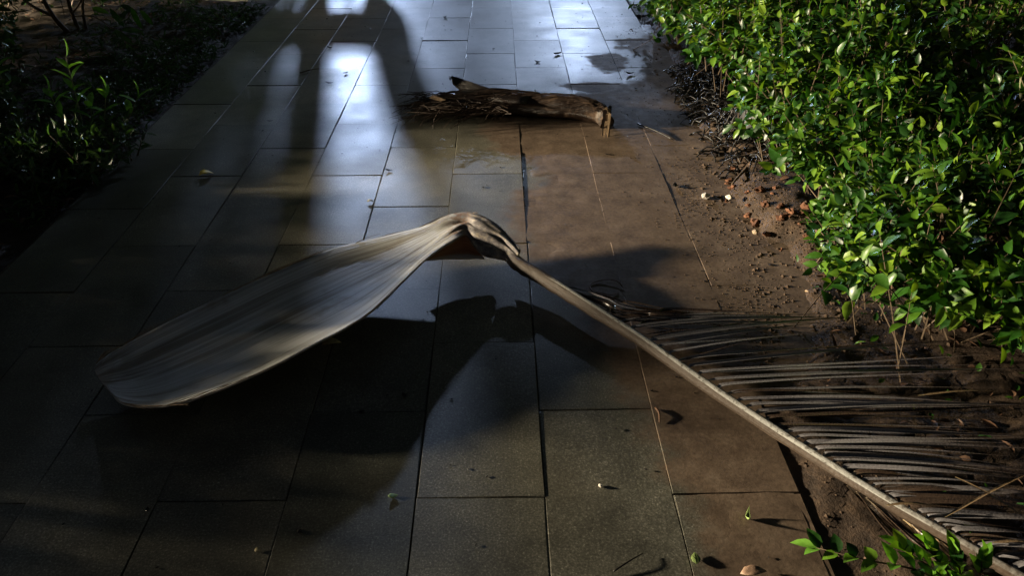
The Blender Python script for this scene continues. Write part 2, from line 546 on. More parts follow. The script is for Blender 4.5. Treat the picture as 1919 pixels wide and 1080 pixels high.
def interp(tab, y):
    for (a, va), (b, vb) in zip(tab, tab[1:]):
        if y <= b:
            return va + (vb - va) * max(0, (y - a) / (b - a))
    return tab[-1][1]
# where the soil of the right bed begins, as X at each Y (it spills over the last column of slabs)
EDGE = [(0, .705), (1.55, .705), (1.75, .86), (2.1, .95), (2.4, 1.0), (2.6, .93), (2.85, .90), (3.05, 1.0), (3.6, .97), (4.0, .96), (4.4, 1.02), (9, 1.04)]
def soil_right(x, y):
    e = interp(EDGE, y) + 0.05 * fbm(x, y, 3.3, 4, 4.0)
    s = x - e
    base = -0.03 + 0.045 * sstep(-0.05, 0.10, s) if y > 1.6 else -0.008 + 0.012 * sstep(0.0, 0.12, s)
    m = 0.06 * math.exp(-(((x - 1.12) / .18) ** 2 + ((y - 2.62) / .30) ** 2)) + 0.05 * math.exp(-(((x - 1.25) / .3) ** 2 + ((y - 3.3) / .5) ** 2))
    h = base + m * sstep(-.05, .1, s)
    rough = sstep(-0.03, 0.08, s)
    h += rough * (0.012 * fbm(x, y, 0, 5, 7) + 0.006 * abs(fbm(x, y, 5, 4, 30)))
    if y > 5.6:
        h -= 0.1 * sstep(5.72, 5.84, y)
    return h
soil_r = heightfield('soil_bed', .70, 3.6, 0.3, 6.0, 0.018, soil_right, M_SOIL)

def soil_left(x, y):
    s = (x_left - 0.01) - x
    h = -0.03 + 0.05 * sstep(0.0, 0.25, s + 0.05 * fbm(x, y, 1, 3, 5)) + 0.03 * sstep(.2, 1.2, s)
    return h + sstep(0, .12, s) * (0.02 * fbm(x, y, 0, 5, 6) + 0.008 * abs(fbm(x, y, 5, 3, 24)))
heightfield('soil_bed', -5.2, x_left - .01, 0.2, 6.25, 0.028, soil_left, M_SOIL_L)

MUDB = [(0.0, .52), (1.0, .44), (1.5, .36), (2.0, .22), (2.45, .06), (2.8, .03), (3.0, .16), (3.2, .10), (3.35, -.06), (3.9, -.05), (4.1, .45), (4.4, .80), (5.0, .93), (5.6, 1.05)]
def mud_h(x, y):
    d = x - interp(MUDB, y) + .14 * fbm(x, y, 8, 4, 6)
    return -.0075 + .0070 * sstep(-.06, .10, d) + .0016 * fbm(x, y, 2, 4, 9) * sstep(0, .1, d) + .004 * sstep(.0, .25, x - interp(EDGE, y) + .2) * (1 if y > 1.6 else 0)
nx, ny, st_ = 62, 236, .021
vs = [(-.22 + i * st_, .62 + j * st_, mud_h(-.22 + i * st_, .62 + j * st_)) for j in range(ny) for i in range(nx)]
fcs = [(j * nx + i, j * nx + i + 1, (j + 1) * nx + i + 1, (j + 1) * nx + i) for j in range(ny - 1) for i in range(nx - 1)
       if not (-.22 + (i + 1) * st_ > .69 and .62 + j * st_ < 1.55)]
link('mud', mesh('mud', vs, fcs, M_STONE, smooth=True), None, kind='structure')

# pale kerb along the far side of the left bed
kb = empty('stone_kerb', (-2.9, 6.27, -.03), 'pale rough stone kerb at the far end of the dark left bed', 'kerb')
for i in range(4):
    bm = bmesh.new()
    bmesh.ops.create_cube(bm, size=1)
    bmesh.ops.scale(bm, vec=(.49, .16, .12), verts=bm.verts)
    bmesh.ops.bevel(bm, geom=bm.edges[:], offset=.012, segments=2, affect='EDGES')
    me = bpy.data.meshes.new('kerb_stone'); bm.to_mesh(me); bm.free(); me.materials.append(M_KERB)
    o = link('kerb_stone', me, kb)
    o.location = (-.75 + i * .5, 0, .0)

# ------------------------------------------------------------------ leaf machinery
def leaf_template(shape='ovate'):
    """unit leaf along +X, folded along its midrib, 12 triangles"""
    xs = [0, .22, .48, .76, 1.0]
    ws = {'ovate': [0, .40, .50, .33, 0], 'lance': [0, .30, .40, .28, 0], 'strap': [.12, .34, .38, .26, 0]}[shape]
    zs = [0, .03, .03, 0.0, -.07]
    vs = [(xs[i], 0, zs[i] - .0) for i in range(5)]
    for sgn in (1, -1):
        for i in (1, 2, 3):
            vs.append((xs[i] - .03, sgn * ws[i], zs[i] + .10 * ws[i] / .5))
    f = []
    for b, rev in ((5, False), (8, True)):
        q = [(0, 1, b), (1, 2, b + 1, b), (2, 3, b + 2, b + 1), (3, 4, b + 2)]
        f += [tuple(reversed(t)) if rev else t for t in q]
    return np.array(vs, dtype=float), f

TPL = {s: leaf_template(s) for s in ('ovate', 'lance', 'strap')}

def frames(d, nrm):
    d = d / np.linalg.norm(d, axis=1, keepdims=True)
    s = np.cross(nrm, d)
    s /= np.maximum(np.linalg.norm(s, axis=1, keepdims=True), 1e-6)
    n = np.cross(d, s)
    return d, s, n

def leaves_mesh(name, org, d, nrm, length, width, mat, shape='ovate'):
    tv, tf = TPL[shape]
    d, s, n = frames(d, nrm)
    L = length[:, None, None]; W = width[:, None, None]
    vs = org[:, None, :] + d[:, None, :] * tv[None, :, 0:1] * L + s[:, None, :] * tv[None, :, 1:2] * W + n[:, None, :] * tv[None, :, 2:3] * L
    nv = len(tv)
    vs = vs.reshape(-1, 3)
    faces = []
    for i in range(len(org)):
        o = i * nv
        faces.extend([tuple(o + a for a in q) for q in tf])
    return mesh(name, vs, faces, mat, smooth=True)

UNIT = {}
def leaf_object(parent, org, d, nrm, length, width, mat, shape='ovate', name='leaf'):
    key = (mat.name, shape)
    if key not in UNIT:
        tv, tf = TPL[shape]
        UNIT[key] = mesh('leaf', tv, tf, mat, smooth=True)
    o = link(name, UNIT[key], parent)
    D = V(d).normalized(); S = V(nrm).cross(D).normalized(); N = D.cross(S)
    o.matrix_local = Matrix(((D.x * length, S.x * width, N.x * length, org[0]), (D.y * length, S.y * width, N.y * length, org[1]), (D.z * length, S.z * width, N.z * length, org[2]), (0, 0, 0, 1)))
    return o

CAMV = np.array([0, 0, CAM_H])
def shrub(name, base, rx, ry, z0, z1, shoots, llen, mat, label, cat='shrub', group=None, shape='ovate', aspect=.5, npick=0, pairs=(3, 5), stems=7, low=-0.35, seed=1, gap=0.0):
    rg = np.random.default_rng(seed)
    root = empty(name, base, label, cat, group)
    B = np.array(base)
    hc, rz = (z0 + z1) / 2, (z1 - z0) / 2
    O, Dd, Nn, Ln = [], [], [], []
    tv, tf = [], []
    starts = []
    tries = 0
    cnt = 0
    while cnt < shoots and tries < shoots * 6:
        tries += 1
        u = rg.normal(size=3); u /= np.linalg.norm(u)
        if u[2] < low: continue
        lump = 1 + 0.24 * noise.noise(V((u[0] * 2.4 + seed * 3.1, u[1] * 2.4, u[2] * 2.4))) + 0.12 * noise.noise(V((u[0] * 6 + seed, u[1] * 6, u[2] * 6)))
        if gap and noise.noise(V((u[0] * 3.3 + seed * 1.7, u[1] * 3.3 + 4, u[2] * 3.3))) < -0.55 + gap: continue
        rr = (1.0 - 0.55 * rg.random() ** 2.2) * lump
        spray = rg.random() < .07
        if spray: rr *= rg.uniform(1.12, 1.32)
        p = np.array([u[0] * rx, u[1] * ry, u[2] * rz]) * rr
        p[2] += hc
        if p[2] < 0.05: continue
        cnt += 1
        out = np.array([u[0] / rx, u[1] / ry, u[2] / rz]); out /= np.linalg.norm(out)
        sd = out * .7 + np.array([0, 0, .55]) + rg.normal(size=3) * .35
        sd /= np.linalg.norm(sd)
        sl = llen * rg.uniform(1.3, 2.8) * (1.7 if spray else 1)
        st = p - sd * sl * .6
        starts.append(st)
        npair = int(rg.integers(pairs[0], pairs[1] + 1))
        side = np.cross(sd, [0.3, 0.2, 1.0]); side /= np.linalg.norm(side)
        oth = np.cross(sd, side)
        for j in range(npair):
            f = (j + .4) / npair
            q = st + sd * sl * f
            ang = rg.uniform(0, 6.28) if j == 0 else ang + 1.57 + rg.uniform(-.3, .3)
            for sg in (1, -1):
                lat = (side * math.cos(ang) + oth * math.sin(ang)) * sg
                ld = lat * rg.uniform(.75, 1.0) + sd * rg.uniform(.25, .8) + np.array([0, 0, -.12]) + rg.normal(size=3) * .12
                O.append(q); Dd.append(ld)
                Nn.append(sd * .8 + np.array([0, 0, .5]) + rg.normal(size=3) * .25)
                Ln.append(llen * rg.uniform(.5, 1.25) * (1 - .35 * f * f))
        O.append(st + sd * sl); Dd.append(sd + rg.normal(size=3) * .3); Nn.append(rg.normal(size=3) + np.array([0, 0, .6])); Ln.append(llen * rg.uniform(.45, .8))
        pts = [V(st - sd * sl * .9 - np.array([0, 0, .02])), V(st), V(st + sd * sl)]
        a, b = tube(pts, [.0022, .0017, .0008], 3, False, len(tv))
        tv += a; tf += b
    O, Dd, Nn, Ln = map(np.array, (O, Dd, Nn, Ln))
    Wd = Ln * aspect * rg.uniform(.8, 1.15, len(Ln))
    order = np.arange(len(O))
    pick = set()
    if npick:
        # leaves on the side facing the path and the walker are separate leaves
        dist = np.linalg.norm(O + B - CAMV, axis=1) + rg.normal(size=len(O)) * .03
        pick = set(np.argsort(dist)[:npick * 3][::3].tolist())
        for i in pick:
            leaf_object(root, O[i], Dd[i], Nn[i], Ln[i], Wd[i], mat, shape)
    keep = np.array([i for i in order if i not in pick])
    link('foliage', leaves_mesh('foliage', O[keep], Dd[keep], Nn[keep], Ln[keep], Wd[keep], mat, shape), root, kind='stuff')
    link('twigs', mesh('twigs', tv, tf, M_TWIG), root, kind='stuff')
    for s in range(stems):
        tgt = starts[int(rg.integers(len(starts)))]
        b0 = V((rg.uniform(-.06, .06), rg.uniform(-.06, .06), -.03))
        mid = V((tgt[0] * .35, tgt[1] * .35, tgt[2] * .5)) + V(rg.normal(size=3) * .03)
        pts = catmull([b0, mid, V(tgt)], 7)
        r0 = rg.uniform(.005, .010)
        a, b = tube(pts, [r0 * (1 - .75 * i / 6) for i in range(7)], 5)
        link('stem', mesh('stem', a, b, M_TWIG, smooth=True), root)
    return root

# ------------------------------------------------------------------ right hedge
HG = 'shrubs of the hedge on the right'
hedge = [
    # x, y, rx, ry, z0, z1, shoots, label
    (1.36, 1.92, .42, .37, .07, .52, 460, 'bright green leafy shrub nearest the palm frond leaflets'),
    (1.36, 2.48, .34, .36, .10, .56, 360, 'green shrub between the clay lumps and the leaflet ends'),
    (1.36, 2.98, .36, .38, .12, .64, 400, 'dense green shrub overhanging the orange clay lumps'),
    (1.34, 3.66, .42, .44, .18, .68, 420, 'light green shrub spreading above the black stump'),
    (1.34, 4.55, .48, .60, .10, .64, 420, 'vivid green shrub near the far end of the path edge'),
    (1.30, 5.42, .34, .34, .02, .44, 260, 'small green shrub at the corner where the side path begins'),
    (2.02, 2.30, .46, .52, .10, .70, 400, 'green shrub at the right edge of the view beside a pale forked stem'),
    (2.20, 3.45, .52, .60, .10, .80, 400, 'dark green shrub in the middle of the hedge behind the front row'),
    (2.30, 4.65, .60, .62, .10, .85, 380, 'green shrub at the back of the hedge near the top of the view'),
    (3.15, 3.90, .55, .80, .10, .85, 280, 'green shrub deepest in the hedge at the upper right corner'),
]
for i, (x, y, rx, ry, z0, z1, ns, lab) in enumerate(hedge):
    shrub('hedge_shrub', (x, y, 0.0), rx, ry, z0, z1, int(ns * .92), .064, M_LEAF, lab, 'shrub', HG, 'ovate', .52, 110 if i < 6 else 60, (3, 5), 8, -.45, 20 + i, .2)

# pale forked stem standing among the leaves
def stick(name, pts, r0, r1, mat, label, cat, parent=None, sides=6, n=9):
    P = catmull(pts, n)
    base = P[0].copy()
    a, b = tube([p - base for p in P], [r0 + (r1 - r0) * i / (n - 1) for i in range(n)], sides)
    o = link(name, mesh(name, a, b, mat, smooth=True), parent, label, cat)
    o.location = base
    return o
fs = empty('forked_sapling', at(1830, 420, .05), 'thin sapling with a pale forked stem rising from the hedge', 'sapling')
def local_tube(parent, name, pts, r0, r1, mat, n=8, sides=6):
    P = catmull([V(p) for p in pts], n)
    a, b = tube(P, [r0 + (r1 - r0) * i / (n - 1) for i in range(n)], sides)
    return link(name, mesh(name, a, b, mat, smooth=True), parent)
M_PALESTEM = mat_bark('pale_green_stem', (0.16, 0.17, 0.09), (0.30, 0.30, 0.18), .6)
local_tube(fs, 'stem', [(0, 0, -.05), (.01, .0, .22), (.035, .02, .42)], .008, .006, M_PALESTEM)
local_tube(fs, 'branch', [(.035, .02, .42), (.0, .03, .50), (-.02, .04, .60)], .006, .003, M_PALESTEM)
local_tube(fs, 'branch', [(.035, .02, .42), (.06, .02, .55), (.07, .03, .78)], .006, .0025, M_PALESTEM)
rg = np.random.default_rng(5)
for i in range(16):
    t = rg.uniform(.3, 1)
    p = V((.045 + .03 * t, .025, .42 + .36 * t)) if i % 3 else V((.0 - .02 * t, .035, .46 + .14 * t))
    a = rg.uniform(0, 6.28)
    leaf_object(fs, p, (math.cos(a), math.sin(a), rg.uniform(.1, .7)), (0, 0, 1), rg.uniform(.07, .12), rg.uniform(.022, .03), M_LEAF, 'lance')

# black stump with hanging roots in the hollow under the hedge
sp = at(1425, 262, 0.0)
st = empty('palm_stump', sp, 'black wet stump with hanging fibrous roots in the hollow under the hedge', 'stump')
vs, fcs = [], []
NS, NR = 28, 14
for j in range(NR):
    t = j / (NR - 1)
    for i in range(NS):
        a = 2 * math.pi * i / NS
        r = (.15 - .05 * t + .05 * (1 - t) ** 3) * (1 + .10 * noise.noise(V((math.cos(a) * 3, math.sin(a) * 3, t * 4))))
        if t > .9: r *= 1 - (t - .9) * 5
        vs.append((math.cos(a) * r, math.sin(a) * r, -.05 + .28 * t))
for j in range(NR - 1):
    for i in range(NS):
        k2 = (i + 1) % NS
        fcs.append((j * NS + i, j * NS + k2, (j + 1) * NS + k2, (j + 1) * NS + i))
fcs.append(tuple((NR - 1) * NS + i for i in range(NS)))
link('trunk_base', mesh('trunk_base', vs, fcs, M_STUMP, smooth=True), st)
tv, tf = [], []
for i in range(80):
    a = rg.uniform(0, 6.28)
    z = rg.uniform(.06, .20)
    r = .15 - .05 * z / .4
    p0 = V((math.cos(a) * r, math.sin(a) * r, z))
    p1 = p0 + V((math.cos(a) * rg.uniform(.02, .06), math.sin(a) * rg.uniform(.02, .06), -.04))
    p2 = p1 + V((math.cos(a) * .03 + rg.normal() * .02, math.sin(a) * .03 + rg.normal() * .02, -z * .9 + .03))
    A, Bf = tube(catmull([p0, p1, p2], 5), [.004, .0038, .0034, .003, .002], 4, False, len(tv))
    tv += A; tf += Bf
for i in range(900):  # extra black strands over the soil stand in for the hollow's shade
    x, y = rg.uniform(.93, 1.32), rg.uniform(3.0, 4.45)
    if x < interp(EDGE, y) - .03 + .06 * noise.noise(V((x * 6, y * 6, 2))): continue
    z = soil_right(x, y)
    a = rg.uniform(0, 6.28); L = rg.uniform(.03, .12)
    p0 = V((x, y, z + rg.uniform(.0, .05)))
    p2 = V((x + math.cos(a) * L, y + math.sin(a) * L, z + .002))
    p1 = p0.lerp(p2, .5) + V((rg.normal() * .01, rg.normal() * .01, rg.uniform(.005, .035)))
    A, Bf = tube([q - sp for q in catmull([p0, p1, p2], 5)], [.0042, .004, .0036, .003, .002], 4, False, len(tv))
    tv += A; tf += Bf
link('roots_and_shade_strands', mesh('roots_and_shade_strands', tv, tf, M_ROOT_SHADE, smooth=True), st, kind='stuff')

# sprig of bright leaves at the bottom right, growing beside the path
sg = empty('leafy_sprig', at(1800, 1110, .0), 'bright green leafy sprig beside the path at the bottom right corner', 'sprig')
b0 = sg.location
def sprig_branch(pts, nl, seed, ll=.046):
    rg = np.random.default_rng(seed)
    P = catmull([V(p) - b0 for p in pts], 12)
    a, b = tube(P, [.0028 * (1 - .6 * i / 11) for i in range(12)], 5)
    link('stem', mesh('stem', a, b, M_TWIG, smooth=True), sg)
    for i in range(nl):
        f = (i + .8) / nl
        k0 = min(int(f * 11), 10)
        p = P[k0].lerp(P[k0 + 1], f * 11 - k0) if k0 < 11 else P[-1]
        t = (P[k0 + 1] - P[k0]).normalized()
        for s in (1, -1):
            sd = t.cross(V((0, 0, 1))).normalized() * s
            d = sd * rg.uniform(.5, 1) + t * rg.uniform(.4, .9) + V((0, 0, rg.uniform(0, .7)))
            leaf_object(sg, p, d, (rg.normal() * .25, rg.normal() * .25, 1), ll * rg.uniform(.7, 1.2), ll * .55, M_LEAF_Y if rg.random() < .5 else M_LEAF)
    leaf_object(sg, P[-1], (P[-1] - P[-2]) , (0, 0, 1), ll * 1.1, ll * .5, M_LEAF_Y)
sprig_branch([at(1800, 1110, 0), at(1720, 1070, .11), at(1620, 1050, .13), at(1530, 1028, .12)], 8, 1)
sprig_branch([at(1800, 1110, 0), at(1740, 1062, .12), at(1690, 1030, .15)], 6, 2)
sprig_branch([at(1800, 1110, 0), at(1770, 1066, .11), at(1740, 1030, .16)], 6, 3)
sprig_branch([at(1800, 1110, 0), at(1800, 1076, .10), at(1790, 1038, .16)], 6, 4)
sprig_branch([at(1800, 1110, 0), at(1835, 1080, .10), at(1840, 1052, .14)], 5, 5)

# ------------------------------------------------------------------ the palm frond in front
fr = empty('palm_frond', at(880, 470, 0), 'fallen dry palm frond with a broad grey sheath and kinked stalk across the path', 'palm frond')
F0 = fr.location.copy()
# stations along the blade: far edge (px, py, z), near edge (px, py, z), keel sag
ST = [
    ((174, 692, .046), (212, 742, .036), .010),
    ((186, 676, .056), (232, 756, .060), .024),
    ((222, 652, .062), (280, 762, .088), .040),
    ((300, 611, .065), (352, 752, .108), .048),
    ((412, 557, .068), (480, 702, .120), .052),
    ((530, 503, .070), (592, 645, .124), .052),
    ((622, 468, .074), (684, 594, .122), .048),
    ((722, 444, .088), (748, 536, .118), .036),
    ((792, 427, .100), (796, 488, .112), .020),
    ((838, 407, .114), (850, 452, .104), .008),
    ((872, 401, .118), (874, 442, .094), .000),
    ((893, 405, .118), (888, 464, .074), -.010),
    ((915, 413, .112), (906, 480, .054), -.018),
    ((937, 428, .098), (930, 486, .048), -.020),
    ((956, 448, .084), (950, 491, .046), -.016),
    ((976, 471, .074), (968, 503, .048), -.012),
]
NU, NL = 17, 90
far = catmull([at(*s[0]) for s in ST], NL)
near = catmull([at(*s[1]) for s in ST], NL)
sagc = catmull([V((s[2], 0, 0)) for s in ST], NL)
vs, uvs, fcs = [], [], []
for i in range(NL):
    for j in range(NU):
        u = j / (NU - 1)
        p = near[i].lerp(far[i], u)
        s = sagc[i].x
        prof = math.sin(math.pi * u) ** .75 if 0 < u < 1 else 0
        p = p - V((0, 0, s * prof))
        along = i / (NL - 1)
        wr = .0035 * noise.noise(V((along * 5, u * 9, 2))) + .006 * noise.noise(V((along * 2.2, u * 2.5, 7)))
        if along > .5:
            wr += .012 * sstep(.5, .68, along) * (noise.noise(V((along * 9, u * 7, 4))) * .6 + .28 * math.sin(u * 19 + along * 9)) * math.sin(math.pi * u) ** .5
        if u > .9 and along < .7:    # far rim rolled outwards
            p += V((0, .010, -.0042)) * ((u - .9) / .1) ** 2
        p += V((0, 0, wr))
        if j in (0, NU - 1):
            p += V((.5, .8 if j else -.8, 0)) * (.006 * noise.noise(V((along * 46, j, 9))) + .004 * noise.noise(V((along * 120, j, 3))))
        if p.z < .012: p.z = .012
        vs.append(p - F0)
        uvs.append((along, u))
for i in range(NL - 1):
    for j in range(NU - 1):
        a = i * NU + j
        fcs.append((a, a + 1, a + NU + 1, a + NU))
sh = link('sheath', mesh('sheath', vs, fcs, M_SHEATH, uvs, True), fr)
md = sh.modifiers.new('thick', 'SOLIDIFY'); md.thickness = .009; md.offset = 0
sd_ = sh.modifiers.new('sub', 'SUBSURF'); sd_.levels = 1; sd_.render_levels = 1

# loose fibres split off the sheath's edges
tv, tf = [], []
rf = random.Random(12)
for q in range(46):
    i = rf.randrange(4, 66)
    E_ = (near if rf.random() < .5 else far)
    sgn = -1 if E_ is near else 1
    k2 = min(NL - 1, i + rf.randrange(3, 9))
    p0, p2 = E_[i].copy(), E_[k2] + V((0, sgn * rf.uniform(.002, .016), rf.uniform(-.012, .012)))
    A_, B_ = tube([v - F0 for v in catmull([p0, p0.lerp(p2, .5) + V((0, sgn * .003, .003)), p2], 6)], [.0012, .0012, .0011, .001, .0008, .0004], 3, False, len(tv))
    tv += A_; tf += B_
link('loose_fibres', mesh('loose_fibres', tv, tf, M_SPLINT), fr, kind='stuff')

# torn brown flap under the kink
lo = catmull([at(788, 491, .050), at(830, 486, .044), at(872, 486, .042), at(908, 485, .046)], 12)
hi = catmull([at(804, 478, .100), at(845, 452, .096), at(872, 440, .090), at(896, 466, .066)], 12)
vs, uvs, fcs = [], [], []
for i in range(12):
    for j in range(7):
        u = j / 6
        p = lo[i].lerp(hi[i], u) + V((0, .018 * math.sin(math.pi * u), -.012 * math.sin(math.pi * u)))
        p += V((0, 0, .004 * noise.noise(V((i * .6, j * .8, 1)))))
        vs.append(p - F0); uvs.append((i / 11, u))
for i in range(11):
    for j in range(6):
        a = i * 7 + j
        fcs.append((a, a + 1, a + 8, a + 7))
fl = link('torn_flap', mesh('torn_flap', vs, fcs, M_FLAP, uvs, True), fr, 'rusty brown torn inside of the kinked sheath')
md = fl.modifiers.new('thick', 'SOLIDIFY'); md.thickness = .003; md.offset = 0

# stalk (rachis)
SK = [(944, 466, .066), (968, 489, .062), (1010, 513, .060), (1060, 545, .057), (1200, 634, .052), (1350, 738, .050), (1500, 836, .050), (1650, 930, .056), (1790, 1010, .064), (1930, 1090, .072), (2100, 1180, .08)]
NSK = 84
sk = catmull([at(*p) for p in SK], NSK)
SKW = [.034, .046, .042, .037, .032, .029, .0275, .0265, .026, .025, .022]
SKH = [.024, .034, .036, .034, .029, .026, .024, .022, .021, .020, .018]
skw = [x.x for x in catmull([V((w, 0, 0)) for w in SKW], NSK)]
skh = [x.x for x in catmull([V((w, 0, 0)) for w in SKH], NSK)]
# section: v from 0 (left foot) over the ridge (0.5) to 1 (right foot), then the underside
SEC = [(-.50, -.62), (-.52, -.20), (-.42, .12), (-.20, .36), (0.0, .44), (.20, .36), (.42, .12), (.52, -.20), (.50, -.62), (0, -.72)]
SV = [0.0, .12, .25, .38, .5, .62, .75, .88, 1.0, 0.0]
vs, uvs, fcs = [], [], []
for i in range(NSK):
    t = (sk[min(i + 1, NSK - 1)] - sk[max(i - 1, 0)]).normalized()
    s = t.cross(V((0, 0, 1))).normalized()
    b = s.cross(t)
    tw = -.3 * sstep(.2, 0.05, i / NSK) + .25 * sstep(.15, .3, i / NSK)
    for (x, y), v in zip(SEC, SV):
        lump = 1 + .09 * noise.noise(V((i * .5, x * 4, y * 4))) + .05 * noise.noise(V((i * 1.7, x * 9, y * 9)))
        X, Y = x * skw[i] * lump, y * skh[i] * lump
        xx = X * math.cos(tw) - Y * math.sin(tw); yy = X * math.sin(tw) + Y * math.cos(tw)
        vs.append(sk[i] + s * xx + b * yy - F0)
        uvs.append((i / NSK, v))
ns = len(SEC)
for i in range(NSK - 1):
    for j in range(ns):
        k2 = (j + 1) % ns
        fcs.append((i * ns + j, (i + 1) * ns + j, (i + 1) * ns + k2, i * ns + k2))
fcs.append(tuple(range(ns))); fcs.append(tuple((NSK - 1) * ns + j for j in reversed(range(ns))))
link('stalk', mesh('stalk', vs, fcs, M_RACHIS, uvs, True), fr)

def stalk_at(px):
    """point on the stalk at image column px of the reference"""
    best = min(range(NSK), key=lambda i: abs(SKX[i] - px))
    return best
SKX = [p.x for p in catmull([V(p) for p in SK], NSK)]

def leaflet(pts, w, mat, fold=.5, twist=0.0, n=12, roll0=0.0):
    P = catmull(pts, n)
    vs, uvs, fcs = [], [], []
    for i in range(n):
        f = i / (n - 1)
        t = (P[min(i + 1, n - 1)] - P[max(i - 1, 0)]).normalized()
        s = t.cross(V((0, 0, 1))).normalized()
        b = s.cross(t)
        r = roll0 + twist * f
        s, b = s * math.cos(r) + b * math.sin(r), b * math.cos(r) - s * math.sin(r)
        ww = w * (.35 + .65 * sstep(0, .12, f)) * (1 - .92 * sstep(.55, 1.0, f))
        for k, (x, y) in enumerate(((-.5, fold * .5), (0, 0), (.5, fold * .5))):
            vs.append(P[i] + s * x * ww + b * y * ww - F0)
            uvs.append((f, k / 2))
    for i in range(n - 1):
        for k in range(2):
            a = i * 3 + k
            fcs.append((a, a + 1, a + 4, a + 3))
    return link('leaflet', mesh('leaflet', vs, fcs, mat, uvs, True), fr)

rl = random.Random(4)
# (base px, end px, end py): leaflets on the bed side, from the kink outwards
RIGHT = [(1150, 1430, 588), (1165, 1500, 592), (1180, 1560, 596), (1195, 1460, 600), (1210, 1620, 604), (1225, 1520, 608), (1240, 1590, 616), (1255, 1640, 630), (1245, 1480, 612), (1270, 1560, 622), (1290, 1420, 628), (1305, 1815, 672), (1325, 1980, 690), (1345, 1990, 716), (1360, 1900, 742),
         (1380, 1800, 765), (1405, 1990, 758), (1425, 1900, 770), (1432, 1985, 785), (1462, 2000, 828), (1490, 1960, 822), (1492, 2005, 838), (1523, 2020, 865),
         (1552, 2010, 903), (1560, 1990, 900), (1590, 2020, 908), (1630, 2030, 915), (1660, 2030, 925), (1668, 2040, 950), (1712, 2050, 975), (1740, 2050, 990), (1790, 2060, 1010), (1835, 2070, 1030), (1860, 2070, 1050)]
def end_for(bx):
    for (b0_, ex0, ey0), (b1_, ex1, ey1) in zip(RS, RS[1:]):
        if bx <= b1_:
            f = (bx - b0_) / max(1, b1_ - b0_)
            return ey0 + (ey1 - ey0) * f
    return RS[-1][2]
RS = sorted(set(RIGHT))
bx = 1152.0
while bx < 1890:
    bx += rl.uniform(9, 17)
    for rep in range(2 if rl.random() < .35 else 1):
        i = stalk_at(bx + rl.uniform(-4, 4))
        p0 = sk[i] + V((.006, .009, .002))
        ex = (rl.uniform(1440, 1640) if bx < 1270 else rl.uniform(1860, 2040))
        e = at(ex, end_for(bx) + rl.uniform(-11, 11), rl.uniform(.045, .075))
        m1 = p0.lerp(e, rl.uniform(.06, .10)) + V((0, .002, rl.uniform(.003, .008)))
        m2 = p0.lerp(e, .50) + V((0, rl.uniform(-.008, .008), rl.uniform(.002, .016)))
        if rl.random() < .15:
            e = p0.lerp(e, rl.uniform(.5, .8)); m2 = p0.lerp(e, .5) + V((0, 0, .006))
        leaflet([p0, m1, m2, e], rl.uniform(.007, .0145), M_LEAFLET if rl.random() < .8 else M_LEAFLET_B, rl.uniform(.15, .8), rl.uniform(-.8, .8), 14, rl.uniform(-.4, .4))
# bundle that hugs the stalk near the kink, then sweeps right
for k in range(16):
    i = stalk_at(rl.uniform(1040, 1190))
    p0 = sk[i] + V((.012, .012, -.0042))
    m = at(rl.uniform(1180, 1270), rl.uniform(578, 604), rl.uniform(.03, .075))
    e = at(rl.uniform(1420, 1660), rl.uniform(584, 612), rl.uniform(.035, .06))
    leaflet([p0, p0.lerp(m, .6) + V((0, .004, 0)), m, e], rl.uniform(.008, .015), M_LEAFLET_B if k % 3 else M_LEAFLET, rl.uniform(.3, 1), rl.uniform(-1, 1), 14, rl.uniform(-.8, .8))
for k in range(7):   # crossing bits in the upper bundle
    a = at(rl.uniform(1190, 1300), rl.uniform(600, 640), rl.uniform(.03, .06)); b = at(rl.uniform(1330, 1480), rl.uniform(590, 640), rl.uniform(.03, .06))
    leaflet([a, a.lerp(b, .5) + V((0, 0, .01)), b], rl.uniform(.006, .010), M_LEAFLET_B, .5, .6, 8)
# strands pressed along the near side of the stalk
for k in range(18):
    bx = rl.uniform(1520, 1760)
    i = stalk_at(bx)
    p0 = sk[i] + V((-.012, -.012, -.014))
    ex = bx + rl.uniform(180, 360)
    j = stalk_at(min(ex, 2060))
    off = rl.uniform(.02, .075)
    e = sk[j] + V((-off * .6, -off, -.05 + rl.uniform(0, .03)))
    leaflet([p0, p0.lerp(e, .45) + V((-off * .25, -off * .25, -.01)), e], rl.uniform(.008, .014), M_LEAFLET_B if k % 4 else M_STRAW, rl.uniform(.3, 1), rl.uniform(-1, 1), 10, rl.uniform(-.8, .8))
# dry straw bits crossing the leaflets
for a, b in (((1770, 970), (1935, 885)), ((1790, 895), (1940, 985)), ((1720, 742), (1880, 734)), ((1860, 1018), (1960, 1022)), ((1660, 948), (1760, 950))):
    A, B = at(*a, .085), at(*b, .07)
    leaflet([A, A.lerp(B, .5) + V((0, 0, .008)), B], .007, M_STRAW, .4, .3, 8)

